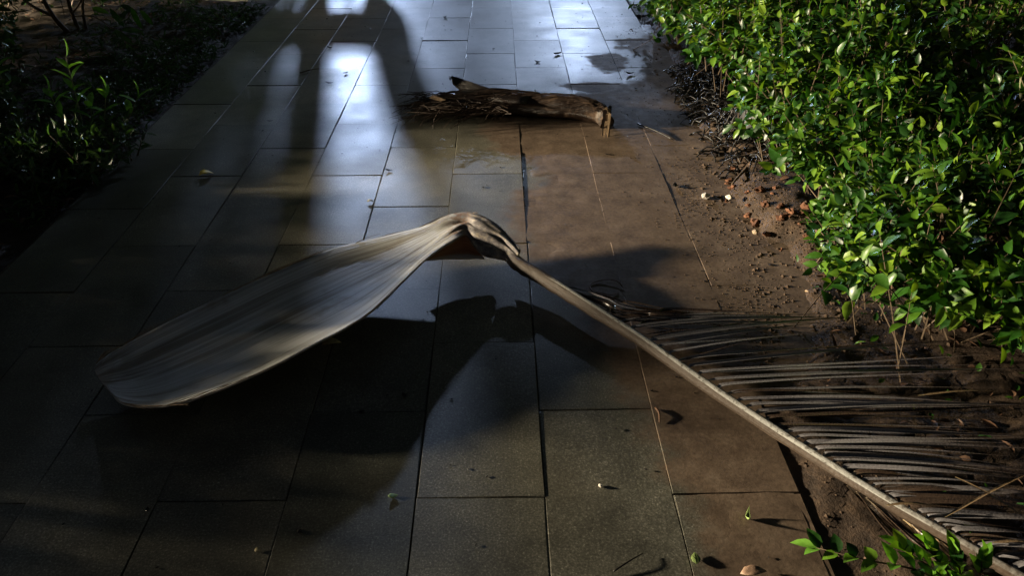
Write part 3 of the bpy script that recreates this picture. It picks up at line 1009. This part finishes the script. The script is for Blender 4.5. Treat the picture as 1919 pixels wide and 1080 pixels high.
# ------------------------------------------------------------------ the second, dark sheath farther along the path
o2 = empty('palm_sheath', at(950, 222, 0), 'dark brown rolled palm sheath with a frayed fibrous end lying across the wet path', 'palm sheath')
S0 = o2.location.copy()
AX = [(800, 196, .040, .044, .042), (850, 194, .050, .062, .052), (905, 192, .056, .068, .060), (960, 194, .056, .062, .058), (1010, 198, .054, .058, .054), (1060, 201, .054, .060, .055), (1100, 207, .050, .056, .052), (1126, 217, .040, .046, .044), (1138, 230, .030, .034, .034)]
NA, NK = 44, 22
ax = catmull([at(p[0], p[1], p[2]) for p in AX], NA)
rr = catmull([V((p[3], p[4], 0)) for p in AX], NA)
vs, uvs, fcs = [], [], []
for i in range(NA):
    t = (ax[min(i + 1, NA - 1)] - ax[max(i - 1, 0)]).normalized()
    s = t.cross(V((0, 0, 1))).normalized(); b = s.cross(t)
    for k in range(NK):
        a = 2 * math.pi * k / NK
        n_ = 1.04 + .26 * noise.noise(V((i * .14, math.cos(a) * 1.6, math.sin(a) * 1.6))) + .16 * noise.noise(V((i * .16, math.cos(a) * 4.5, math.sin(a) * 4.5))) + .07 * noise.noise(V((i * .5, math.cos(a) * 11, math.sin(a) * 11)))
        if abs(a - 1.9) < .3 and i < 30: n_ *= .86          # groove where the sheath overlaps itself
        p = ax[i] + s * math.cos(a) * rr[i].x * n_ + b * math.sin(a) * rr[i].y * n_
        p.z = max(p.z, .003)
        vs.append(p - S0); uvs.append((i / (NA - 1), k / NK))
for i in range(NA - 1):
    for k in range(NK):
        k2 = (k + 1) % NK
        fcs.append((i * NK + k, i * NK + k2, (i + 1) * NK + k2, (i + 1) * NK + k))
fcs.append(tuple(range(NK))); fcs.append(tuple((NA - 1) * NK + k for k in reversed(range(NK))))
link('roll', mesh('roll', vs, fcs, M_OLD, uvs, True), o2)
# curled lip sticking up at the far side
lipa = catmull([at(1000, 182, .10), at(940, 172, .115), at(895, 158, .135), at(856, 144, .150), at(842, 143, .155), at(843, 150, .150)], 16)
lipb = catmull([at(985, 195, .09), at(925, 190, .09), at(885, 180, .095), at(862, 168, .105), at(850, 158, .125), at(850, 152, .140)], 16)
vs, uvs, fcs = [], [], []
for i in range(16):
    for j in range(6):
        u = j / 5
        p = lipa[i].lerp(lipb[i], u) + V((0, .02 * math.sin(math.pi * u), .012 * math.sin(math.pi * u)))
        vs.append(p - S0); uvs.append((i / 40, u))
for i in range(15):
    for j in range(5):
        a = i * 6 + j
        fcs.append((a, a + 1, a + 7, a + 6))
lp = link('curled_lip', mesh('curled_lip', vs, fcs, M_OLD, uvs, True), o2)
md = lp.modifiers.new('thick', 'SOLIDIFY'); md.thickness = .006; md.offset = 0
# frayed fibres
tv, tf = [], []
for i in range(420):
    z0 = rl.uniform(.01, .10)
    p0 = at(rl.uniform(800, 960), rl.uniform(180, 214), z0)
    L = rl.uniform(.06, .22)
    a = math.pi + rl.gauss(0, .38)
    p2 = p0 + V((math.cos(a) * L, math.sin(a) * L, -z0 * rl.uniform(.2, .9) + rl.uniform(0, .03)))
    p1 = p0.lerp(p2, .5) + V((rl.gauss(0, .012), rl.gauss(0, .012), rl.uniform(0, .03)))
    p2.z = max(p2.z, .004)
    A, B = tube([q - S0 for q in catmull([p0, p1, p2], 5)], [.0022, .002, .0017, .0013, .0008], 3, False, len(tv))
    tv += A; tf += B
link('frayed_fibres', mesh('frayed_fibres', tv, tf, M_FIBRE), o2, kind='stuff')
tv, tf = [], []
for i in range(150):     # loose strands lying along the roll
    k0 = rl.randrange(2, NA - 12); L = rl.randrange(5, 11); ph = rl.uniform(.2, 2.9)
    P = []
    for j in range(0, L + 1):
        q = k0 + j
        t = (ax[min(q + 1, NA - 1)] - ax[max(q - 1, 0)]).normalized(); s_ = t.cross(V((0, 0, 1))).normalized(); b_ = s_.cross(t)
        aa = ph + .05 * j
        P.append(ax[q] + s_ * math.cos(aa) * rr[q].x * 1.10 + b_ * math.sin(aa) * rr[q].y * 1.10 + V((0, 0, rl.uniform(-.003, .005))) - S0)
    A, B = tube(P, [.0022] * len(P), 3, False, len(tv))
    tv += A; tf += B
link('loose_strands', mesh('loose_strands', tv, tf, M_FIBRE), o2, kind='stuff')
# splintered broken end, pale slivers pointing down to the slab
for i in range(15):
    a = at(1130 + rl.uniform(-4, 14), 202 + rl.uniform(-4, 14), .085 + rl.uniform(-.02, .012))
    b = at(1132 + rl.uniform(-5, 10), 248 + rl.uniform(-12, 10), .006)
    w = rl.uniform(.005, .012)
    vs = [a + V((-w, 0, 0)), a + V((w, 0, 0)), a + V((0, .006, .004)), b + V((-w * .3, 0, 0)), b + V((w * .3, 0, 0)), b + V((0, .003, 0))]
    link('splinter', mesh('splinter', [v - S0 for v in vs], [(0, 1, 4, 3), (1, 2, 5, 4), (2, 0, 3, 5), (0, 2, 1), (3, 4, 5)], M_SPLINT if i % 3 else M_OLD), o2)
pc = link('pale_scrap', mesh('pale_scrap', [at(804, 184, .10) - S0, at(812, 178, .115) - S0, at(836, 187, .10) - S0, at(826, 190, .09) - S0], [(0, 1, 2, 3)], M_SPLINT), o2)
md = pc.modifiers.new('thick', 'SOLIDIFY'); md.thickness = .004

# ------------------------------------------------------------------ left bed
def sapling(name, base, shoots, label, cat, mat, group=None, ll=.07, seed=3, stemmat=None):
    rg = np.random.default_rng(seed)
    root = empty(name, base, label, cat, group)
    for (dx, dy, h, np_) in shoots:
        P = catmull([V((dx * .5, dy * .5, -.02)), V((dx * .8, dy * .8, h * .5)), V((dx, dy, h))], 8)
        a, b = tube(P, [.004 * (1 - .6 * i / 7) for i in range(8)], 5)
        link('stem', mesh('stem', a, b, stemmat or M_PALESTEM, smooth=True), root)
        ang = rg.uniform(0, 6.28)
        for j in range(np_):
            f = .45 + .55 * (j + .6) / np_
            p = P[0].lerp(P[-1], f) if False else P[min(7, int(f * 7))]
            ang += 1.57 + rg.uniform(-.4, .4)
            for s in (0, math.pi):
                d = (math.cos(ang + s), math.sin(ang + s), rg.uniform(.35, 1.1))
                leaf_object(root, p, d, (-d[0] * .5, -d[1] * .5, 1), ll * rg.uniform(.7, 1.15), ll * rg.uniform(.32, .42), mat, 'lance')
        leaf_object(root, P[-1], (rg.normal() * .3, rg.normal() * .3, 1), (1, .3, .2), ll * .8, ll * .3, mat, 'lance')
    return root
sapling('young_plant', at(150, 262, 0), [(-.10, .05, .22, 3), (0, .1, .36, 4), (.09, .02, .17, 2), (.17, .03, .22, 2), (.30, .05, .19, 2)], 'young plant with upright light green pointed leaves in the left bed', 'young plant', M_LEAF_Y, None, .105, 3)
sapling('young_plant', at(10, 225, 0), [(-.1, 0, .25, 3), (0, .1, .28, 3)], 'light green young plant cut by the left edge of the view', 'young plant', M_LEAF_Y, None, .08, 9)

# low dark plants in front of it
for i, (px, py, h, lab) in enumerate(((40, 320, .16, 'low dark leafy plant at the left edge below the light green one'), (120, 335, .15, 'low dark leafy plant right below the bright young plant'), (190, 300, .12, 'low dark leafy plant between the young plant and the paving'), (-60, 300, .2, 'dark leafy plant half hidden by the left edge of the view'))):
    b = at(px, py, 0.0)
    shrub('low_plant', b, .22, .2, 0.0, h, 60, .06, M_LEAF_D, lab, 'plant', 'low dark plants in the left bed', 'lance', .4, 24, (2, 3), 3, -.1, 60 + i)

# woody shrub at the top left: bare brown stems, leaves above the view
ws = empty('woody_shrub', at(140, 66, 0), 'woody shrub with several bare brown stems at the top left', 'shrub')
b0 = ws.location
for pts, r in (([(140, 72, 0), (100, 30, .17), (75, -20, .38), (55, -120, .8)], .017), ([(100, 30, .17), (60, 10, .25), (20, -20, .35), (-60, -80, .6)], .011),
               ([(155, 70, 0), (135, 25, .17), (125, -20, .36), (130, -110, .8)], .014), ([(165, 66, 0), (155, 20, .18), (160, -30, .36), (190, -120, .75)], .011),
               ([(135, 25, .17), (150, 5, .26), (165, -30, .38)], .006), ([(140, 30, .16), (175, 30, .20), (215, 55, .14)], .005), ([(80, 5, .28), (90, -30, .40), (95, -80, .6)], .009)):
    P = catmull([at(*p) - b0 for p in pts], 12)
    a, b = tube(P, [r * (1 - .45 * i / 11) for i in range(12)], 7)
    link('stem', mesh('stem', a, b, M_TWIG, smooth=True), ws)
rg = np.random.default_rng(8)
N = 900
O = np.stack([rg.normal(0, .42, N), rg.normal(.1, .40, N), rg.uniform(.48, 1.15, N)], 1)
D = rg.normal(size=(N, 3)); D[:, 2] -= .3
link('foliage', leaves_mesh('foliage', O, D, np.tile([0, 0, 1.0], (N, 1)) + rg.normal(size=(N, 3)) * .4, rg.uniform(.08, .13, N), rg.uniform(.03, .045, N), M_LEAF, 'lance'), ws, kind='stuff')
for px, py, z, ang in ((172, 14, .24, -.4), (188, 6, .28, .6), (205, 14, .22, -1.2), (225, 8, .25, -.6), (215, 55, .14, -.9), (222, 45, .15, .9), (228, 56, .12, -.1), (245, 12, .24, -1.4), (262, 18, .22, -1.1)):
    p = at(px, py, z) - b0
    leaf_object(ws, p, (math.cos(ang), .1, math.sin(ang) * .9), (.1, -.8, .5), rg.uniform(.10, .15), .045, M_LEAF if z > .2 else M_LEAF_D, 'lance')

# ground cover, creeping over the left bed up to the paving
def scatter(n, xf, yf, zf, rg):
    x = xf(n); y = yf(n)
    z = np.array([zf(a, b) for a, b in zip(x, y)])
    return np.stack([x, y, z], 1)
rg = np.random.default_rng(14)
N = 5200
x = x_left - .04 - np.abs(rg.normal(0, .42, N)); y = rg.uniform(2.6, 6.1, N)
dens = np.array([noise.noise(V((a * 2.2, b * 2.2, 3))) for a, b in zip(x, y)])
k = dens > -.15
x, y = x[k], y[k]
O = np.stack([x, y, np.array([soil_left(a, b) for a, b in zip(x, y)]) + rg.uniform(.0, .05, len(x))], 1)
D = rg.normal(size=(len(x), 3)); D[:, 2] = np.abs(D[:, 2]) * .6
gc = link('ground_cover', leaves_mesh('ground_cover', O, D, np.tile([0, 0, 1.0], (len(x), 1)) + rg.normal(size=(len(x), 3)) * .3, rg.uniform(.025, .07, len(x)), rg.uniform(.007, .016, len(x)), M_LEAF_D, 'lance'), None, 'low dark green ground cover creeping over the left bed', 'ground cover', None, 'stuff')
N = 700
x = x_left - .05 - np.abs(rg.normal(0, .9, N)); y = rg.uniform(2.2, 6.1, N)
O = np.stack([x, y, np.array([soil_left(a, b) for a, b in zip(x, y)]) + .006], 1)
D = rg.normal(size=(N, 3)); D[:, 2] *= .25
link('leaf_litter', leaves_mesh('leaf_litter', O, D, np.tile([0, 0, 1.0], (N, 1)) + rg.normal(size=(N, 3)) * .3, rg.uniform(.03, .07, N), rg.uniform(.01, .025, N), M_LITTER, 'lance'), None, 'brown dead leaves scattered over the dark left bed', 'leaf litter', None, 'stuff')

# bed shrubs added left of the view, shaped to block the garden lamp
BS = [
    (-2.30, 0.75, .36, .46, .0, .28, 'added low leafy lamp-blocking shrub by the left path edge nearest the viewer'),
    (-2.30, 1.55, .36, .40, .0, .39, 'added low leafy lamp-blocking shrub by the left path edge level with the near slabs'),
    (-2.36, 2.15, .36, .36, .0, .50, 'added low leafy lamp-blocking shrub left of the tip of the grey sheath'),
    (-2.42, 2.72, .36, .30, .0, .30, 'added leafy lamp-blocking shrub by the left path edge just outside the view'),
    (-2.62, 3.36, .36, .34, .0, .36, 'added tall leafy lamp-blocking shrub left of the young plant'),
    (-3.15, 3.70, .36, .30, .0, .72, 'added leafy lamp-blocking shrub behind the young plant outside the view'),
    (-2.95, 4.10, .40, .46, .0, .70, 'added tall leafy lamp-blocking shrub between the young plant and the woody stems'),
    (-3.40, 4.85, .45, .50, .1, 1.1, 'added tall leafy lamp-blocking shrub behind the woody stems'),
    (-3.50, 5.70, .45, .50, .1, 1.1, 'added tall leafy lamp-blocking shrub at the far end of the left bed'),
    (-3.95, 4.15, .40, .40, .0, 1.0, 'added tall leafy lamp-blocking shrub deep in the left bed level with the rolled sheath'),
    (-4.25, 4.75, .42, .42, .0, 1.15, 'added tall leafy lamp-blocking shrub deepest in the left bed'),
]
for i, (x, y, rx, ry, z0, z1, lab) in enumerate(BS):
    shrub('light_blocker_shrub', (x, y, 0), rx, ry, z0, z1, 420, .06, M_LEAF_D, lab, 'shrub', 'added lamp-blocking shrubs of the left bed', 'ovate', .55, 0, (3, 4), 5, -.9, 80 + i)

# ------------------------------------------------------------------ litter and crumbs on the right
rg = np.random.default_rng(21)
N = 1500
x = rg.uniform(.8, 3.0, N); y = rg.uniform(.5, 5.6, N)
k = np.array([a > interp(EDGE, b) + .08 + (.22 if b < 1.6 else 0) for a, b in zip(x, y)])
x, y = x[k], y[k]; n = len(x)
O = np.stack([x, y, np.array([soil_right(a, b) for a, b in zip(x, y)]) + .006], 1)
D = rg.normal(size=(n, 3)); D[:, 2] *= .3
link('leaf_litter', leaves_mesh('leaf_litter', O, D, np.tile([0, 0, 1.0], (n, 1)) + rg.normal(size=(n, 3)) * .35, rg.uniform(.015, .05, n), rg.uniform(.008, .022, n), M_LITTER), None, 'brown dead leaf scraps on the soil under the frond and hedge', 'leaf litter', None, 'stuff')
N = 170
x = rg.uniform(1.0, 2.2, N); y = rg.uniform(.9, 2.4, N)
O = np.stack([x, y, np.array([soil_right(a, b) for a, b in zip(x, y)]) + .02], 1)
D = rg.normal(size=(N, 3)); D[:, 2] = np.abs(D[:, 2])
link('seedlings', leaves_mesh('seedlings', O, D, np.tile([0, 0, 1.0], (N, 1)) + rg.normal(size=(N, 3)) * .3, rg.uniform(.015, .035, N), rg.uniform(.009, .018, N), M_LEAF), None, 'tiny green seedlings in the soil under the frond leaflets', 'seedlings', None, 'stuff')

def lump_mesh(name, r, seed, mat, sub=2, flat=.7, rough=.5):
    bm = bmesh.new()
    bmesh.ops.create_icosphere(bm, subdivisions=sub, radius=1)
    for v in bm.verts:
        c = v.co.copy()
        s = 1 + rough * (.45 * noise.noise(c * 1.6 + V((seed * 7.3, 0, 0))) + .35 * noise.noise(c * 3.7 + V((0, seed * 3.1, 0))))
        v.co = V((c.x * s * r, c.y * s * r * .8, c.z * s * r * flat))
    me = bpy.data.meshes.new(name); bm.to_mesh(me); bm.free()
    me.materials.append(mat)
    return me
clods = [lump_mesh('clay_lump', 1, s, M_CLAY, 2, .6, 1.3) for s in range(7)]
for i in range(46):
    px = rl.gauss(1415, 55); py = 378 + (px - 1400) * .60 + rl.gauss(0, 30)
    p = at(px, py, .02)
    r = rl.choice((rl.uniform(.006, .012), rl.uniform(.009, .026)))
    o = link('clay_lump', clods[i % 7], None, 'orange brown clay lump in the crumbled heap below the overhanging shrub', 'clay lump', 'orange clay lumps at the hedge foot')
    o.location = (p.x, p.y, soil_right(p.x, p.y) + r * .35 if p.x > .75 else .01)
    o.scale = (r, r, r); o.rotation_euler = (rl.uniform(-.3, .3), rl.uniform(-.3, .3), rl.uniform(0, 6))
# crumbs of soil washed over the slabs
tv, tf = [], []
oct_v = [(1, 0, 0), (-1, 0, 0), (0, 1, 0), (0, -1, 0), (0, 0, 1), (0, 0, -1)]
oct_f = [(0, 2, 4), (2, 1, 4), (1, 3, 4), (3, 0, 4), (2, 0, 5), (1, 2, 5), (3, 1, 5), (0, 3, 5)]
for i in range(5200):
    y = rl.choice((rl.uniform(1.7, 3.2), rl.uniform(1.7, 3.2), rl.uniform(.6, 5.8)))
    e = interp(EDGE, y)
    x = e + rl.gauss(.02, .14) if y > 1.6 else e + abs(rl.gauss(0, .3)) + .01
    z = max(soil_right(x, y) if x > .71 else -1, 0.001 if x < e + .05 and y > 1.6 else -1)
    if y < 1.6: z = soil_right(x, y)
    r = rl.uniform(.0012, .005) if rl.random() < .9 else rl.uniform(.005, .011)
    if x < e - .12: r = min(r, .0035)
    b = len(tv)
    for (a_, b_, c_) in oct_v:
        tv.append((x + a_ * r * rl.uniform(.6, 1.3), y + b_ * r * rl.uniform(.6, 1.3), z + r * .1 + c_ * r * rl.uniform(.35, .75)))
    tf += [tuple(b + q for q in f) for f in oct_f]
link('soil_crumbs', mesh('soil_crumbs', tv, tf, M_CRUMB), None, 'crumbs of brown soil strewn along the path edge below the hedge', 'soil crumbs', None, 'stuff')

# fine dark debris rinsed over the slabs
tv, tf = [], []
for i in range(520):
    x, y = rl.uniform(-1.6, .95), rl.uniform(.9, 6.3) if i % 3 else rl.uniform(3.2, 6.2)
    r = rl.uniform(.002, .006) if rl.random() < .9 else rl.uniform(.006, .012)
    a, e = rl.uniform(0, 3.14), rl.uniform(.25, .8)
    b = len(tv)
    for (a_, b_, c_) in oct_v:
        X, Y = a_ * r * rl.uniform(.7, 1.3), b_ * r * e
        tv.append((x + X * math.cos(a) - Y * math.sin(a), y + X * math.sin(a) + Y * math.cos(a), .0015 + r * .25 + c_ * r * .3))
    tf += [tuple(b + q for q in f) for f in oct_f]
link('path_debris', mesh('path_debris', tv, tf, M_LITTER_DK), None, 'fine dark specks of debris strewn over the paving', 'debris', None, 'stuff')

# ------------------------------------------------------------------ single small things on the paving and soil
def stone(px, py, r, mat, label, z=0.0, seed=1):
    p = at(px, py, z)
    o = link('pebble', lump_mesh('pebble', 1, seed, mat, 2, .65), None, label, 'pebble')
    o.scale = (r, r, r); o.location = (p.x, p.y, z + r * .45); o.rotation_euler.z = seed
stone(1322, 371, .019, M_WHITE, 'white pebble on the muddy slab before the clay lumps', .004, 3)
stone(1366, 372, .014, M_WHITE, 'white pebble among the orange clay lumps', .03, 5)
stone(1415, 438, .014, M_PALE, 'tan round pebble on the soil below the clay lumps', .02, 8)
stone(1125, 912, .0055, M_WHITE, 'tiny white pebble alone on the near grey slab', 0, 2)
stone(801, 585, .003, M_WHITE, 'tiny pale speck on the dark slab between sheath and stalk', 0, 4)

def fallen(name, px, py, length, width, ang, mat, label, cat='leaf', lift=.008, tilt=.25, shape='ovate', curl=0.0):
    p = at(px, py, 0)
    tv, tf = TPL[shape]
    vs = []
    for x, y, z in tv:
        X, Y, Z = (x - .5) * length, y * width, z * length + curl * ((x - .5) ** 2) * 4 * length + abs(y) * tilt * width
        vs.append((X, Y, Z))
    m = min(v[2] for v in vs)
    vs = [(a, b, c - m) for a, b, c in vs]
    o = link(name, mesh(name, vs, tf, mat, smooth=True), None, label, cat)
    md = o.modifiers.new('thick', 'SOLIDIFY'); md.thickness = .0008
    o.location = (p.x, p.y, .002)
    o.rotation_euler = (random.uniform(-.05, .15), random.uniform(-.08, .08), ang)
fallen('fallen_leaf', 387, 328, .060, .042, .5, M_YELLOW, 'yellow leaf on the dark slabs near the left bed')
fallen('fallen_leaf', 695, 379, .030, .020, .2, M_CREAM, 'small pale leaf on the slab just behind the grey sheath')
fallen('fallen_leaf', 622, 646, .058, .030, .15, M_CREAM, 'cream leaf lying close in front of the grey sheath')
fallen('fallen_leaf', 737, 933, .024, .014, .2, M_PGREEN, 'small pale green leaf on the near slab left of a long joint', curl=.3)
fallen('fallen_leaf', 1400, 974, .038, .010, 1.3, M_PGREEN, 'curled crescent green leaf standing on the muddy near slab', curl=.7, tilt=1.0)
fallen('fallen_leaf', 1303, 1050, .032, .020, 1.5, M_PGREEN, 'oval pale green leaf at the bottom edge beside a long joint', curl=.2)
fallen('fallen_leaf', 1412, 1076, .060, .024, .1, M_LITTER_P, 'pale brown dead leaf cut by the bottom edge of the view', tilt=.05)
fallen('fallen_leaf', 483, 1033, .014, .010, .4, M_CREAM, 'tiny pale leaf scrap in the dark lower left')
for px, py, L, a, lab in ((1045, 102, .065, .5, 'black wet leaf on the brightly shining slabs, right one of a pair'), (1008, 117, .045, -.3, 'black wet leaf on the brightly shining slabs, left one of a pair'),
                          (618, 90, .04, -.4, 'small black leaf at the top of the light strip'), (648, 138, .04, .9, 'black leaf in the middle of the light strip'),
                          (617, 157, .045, .1, 'black leaf on the left rim of the light strip'), (1180, 139, .06, .3, 'black wet leaf beside the brown mud near the right path edge'),
                          (729, 321, .035, .0, 'dark leaf on the slabs between the two fallen sheaths'), (834, 33, .05, 1.1, 'dark leaf at the top of the view on the far slabs'),
                          (1265, 350, .05, 1.4, 'dark leaf scrap at the foot of the black hollow'), (790, 72, .022, .2, 'tiny dark leaf scrap at the edge of the long tree shadow'),
                          (925, 92, .022, .7, 'tiny dark leaf scrap on the bright slabs behind the rolled sheath'), (506, 228, .03, .4, 'dark leaf scrap in the left tree shadow')):
    fallen('fallen_leaf', px, py, L, L * .42, a, M_LITTER_DK, lab, tilt=.15, curl=.3)

def twig(px0, py0, px1, py1, r, mat, label, bend=.004, name='twig', z=.006, mid=None):
    a, b = at(px0, py0, z), at(px1, py1, z)
    m = a.lerp(b, .5) + V((bend, bend * .4, .004)) if mid is None else at(*mid)
    stick(name, [a, m, b], r, r * .5, mat, label, 'twig', None, 5, 9)
twig(562, 136, 598, 128, .004, M_TWIG, 'short brown twig on the slabs beside the light strip')
twig(1195, 232, 1262, 262, .005, M_LITTER_DK, 'dark twig on the muddy slabs right of the rolled sheath')
twig(1150, 1072, 1205, 1038, .0022, M_LITTER_DK, 'thin dark twig on the near slab at the bottom edge')
twig(1229, 765, 1236, 792, .004, M_LITTER, 'short brown twig beside the joint below the stalk')
twig(1510, 545, 1532, 590, .0045, M_SPLINT, 'pale bent root on the soil below the bright shrub', .03, 'root')
twig(1400, 315, 1372, 345, .008, M_TWIG, 'brown stick leaning at the foot of the hedge', .0, 'stick', .04)
# loop of thin root on the mud behind the stalk
c = at(1135, 538, .006)
P = [V((math.cos(a) * .055, math.sin(a) * .045, .004 * math.sin(a * 2))) for a in [i * .42 for i in range(14)]]
A, B = tube(P, [.0018] * 14, 5)
o = link('root_loop', mesh('root_loop', A, B, M_LITTER, smooth=True), None, 'thin brown root curled into a loop on the mud behind the stalk', 'root')
o.location = c

# ------------------------------------------------------------------ staked trees farther along the path (their shadows fall towards the viewer)
def round_post(parent, name, x, y, r, z1, mat, lean=(0, 0), wob=.0):
    P = [V((x + lean[0] * t + wob * noise.noise(V((t * 3, x, 1))), y + lean[1] * t, -.05 + (z1 + .05) * t)) for t in [i / 9 for i in range(10)]]
    a, b = tube(P, [r * (1.05 - .12 * i / 9) for i in range(10)], 12)
    return link(name, mesh(name, a, b, mat, smooth=True), parent)
tr = empty('staked_tree', (-1.72, 10.0, 0), 'young tree held by a wooden support frame farther along the path', 'tree')
round_post(tr, 'trunk', 0, 0, .098, 3.6, M_TRUNK, (0, 0), .02)
round_post(tr, 'stake', -.34, .02, .078, 2.6, M_TWIG)
round_post(tr, 'stake', -.475, .0, .03, 2.4, M_TWIG)
A, B = tube([V((-1.0, -.10, 1.26)), V((.12, -.10, 1.26))], [.105, .105], 10)
link('crossbar', mesh('crossbar', A, B, M_TWIG, smooth=True), tr)
rg = np.random.default_rng(31)
N = 2600
u = rg.normal(size=(N, 3)); u /= np.linalg.norm(u, axis=1, keepdims=True)
O = u * np.array([1.0, .9, .8]) * (rg.random((N, 1)) ** .4) + np.array([-.1, 0, 4.0])
link('foliage', leaves_mesh('foliage', O, rg.normal(size=(N, 3)), np.tile([0, 0, 1.0], (N, 1)) + rg.normal(size=(N, 3)) * .4, rg.uniform(.10, .16, N), rg.uniform(.05, .08, N), M_LEAF_D), tr, kind='stuff')

shrub('light_blocker_shrub', (-3.15, 10.25, 0), .95, .6, 0.1, 3.2, 2600, .09, M_LEAF_D, 'large dark lamp-blocking bush added beside the staked tree beyond the view', 'shrub', None, 'ovate', .55, 0, (3, 4), 6, -1.1, 97)  # unseen bush added to keep the cool lamp off the left slabs

# unseen tree added far ahead, its low crown blocks one street lamp
t2 = empty('lamp_blocker_tree', (2.7, 10.4, 0), 'unseen tree added far ahead, low crown over the path blocking a street lamp', 'tree')
P = catmull([V((0, 0, -.05)), V((-.15, 0, 1.2)), V((-.7, -.1, 2.1)), V((-1.6, -.2, 2.6)), V((-2.4, -.3, 2.7))], 16)
A, B = tube(P, [.13 * (1 - .75 * i / 15) for i in range(16)], 10)
link('trunk', mesh('trunk', A, B, M_TRUNK, smooth=True), t2)
rg = np.random.default_rng(37)
N = 5200
u = rg.normal(size=(N, 3)); u /= np.linalg.norm(u, axis=1, keepdims=True)
O = u * np.array([1.25, .9, .85]) * (rg.random((N, 1)) ** .4) + np.array([-2.0, -.3, 2.28])
link('foliage', leaves_mesh('foliage', O, rg.normal(size=(N, 3)), np.tile([0, 0, 1.0], (N, 1)) + rg.normal(size=(N, 3)) * .4, rg.uniform(.10, .17, N), rg.uniform(.05, .09, N), M_LEAF_D), t2, kind='stuff')

# low leafy branch added to the staked tree, keeps lamp light off near slabs
rg = np.random.default_rng(41)
N = 700
O = np.stack([rg.uniform(.05, .40, N), rg.uniform(-.3, .3, N), rg.uniform(1.88, 2.7, N)], 1)
link('lamp_blocker_foliage', leaves_mesh('lamp_blocker_foliage', O, rg.normal(size=(N, 3)), np.tile([0, 0, 1.0], (N, 1)) + rg.normal(size=(N, 3)) * .4, rg.uniform(.09, .14, N), rg.uniform(.05, .07, N), M_LEAF_D), tr, kind='stuff')
A, B = tube(catmull([V((0, 0, 2.0)), V((.2, 0, 2.2)), V((.4, 0, 2.5))], 6), [.02, .018, .016, .013, .01, .006], 6)
link('branch', mesh('branch', A, B, M_TRUNK, smooth=True), tr)
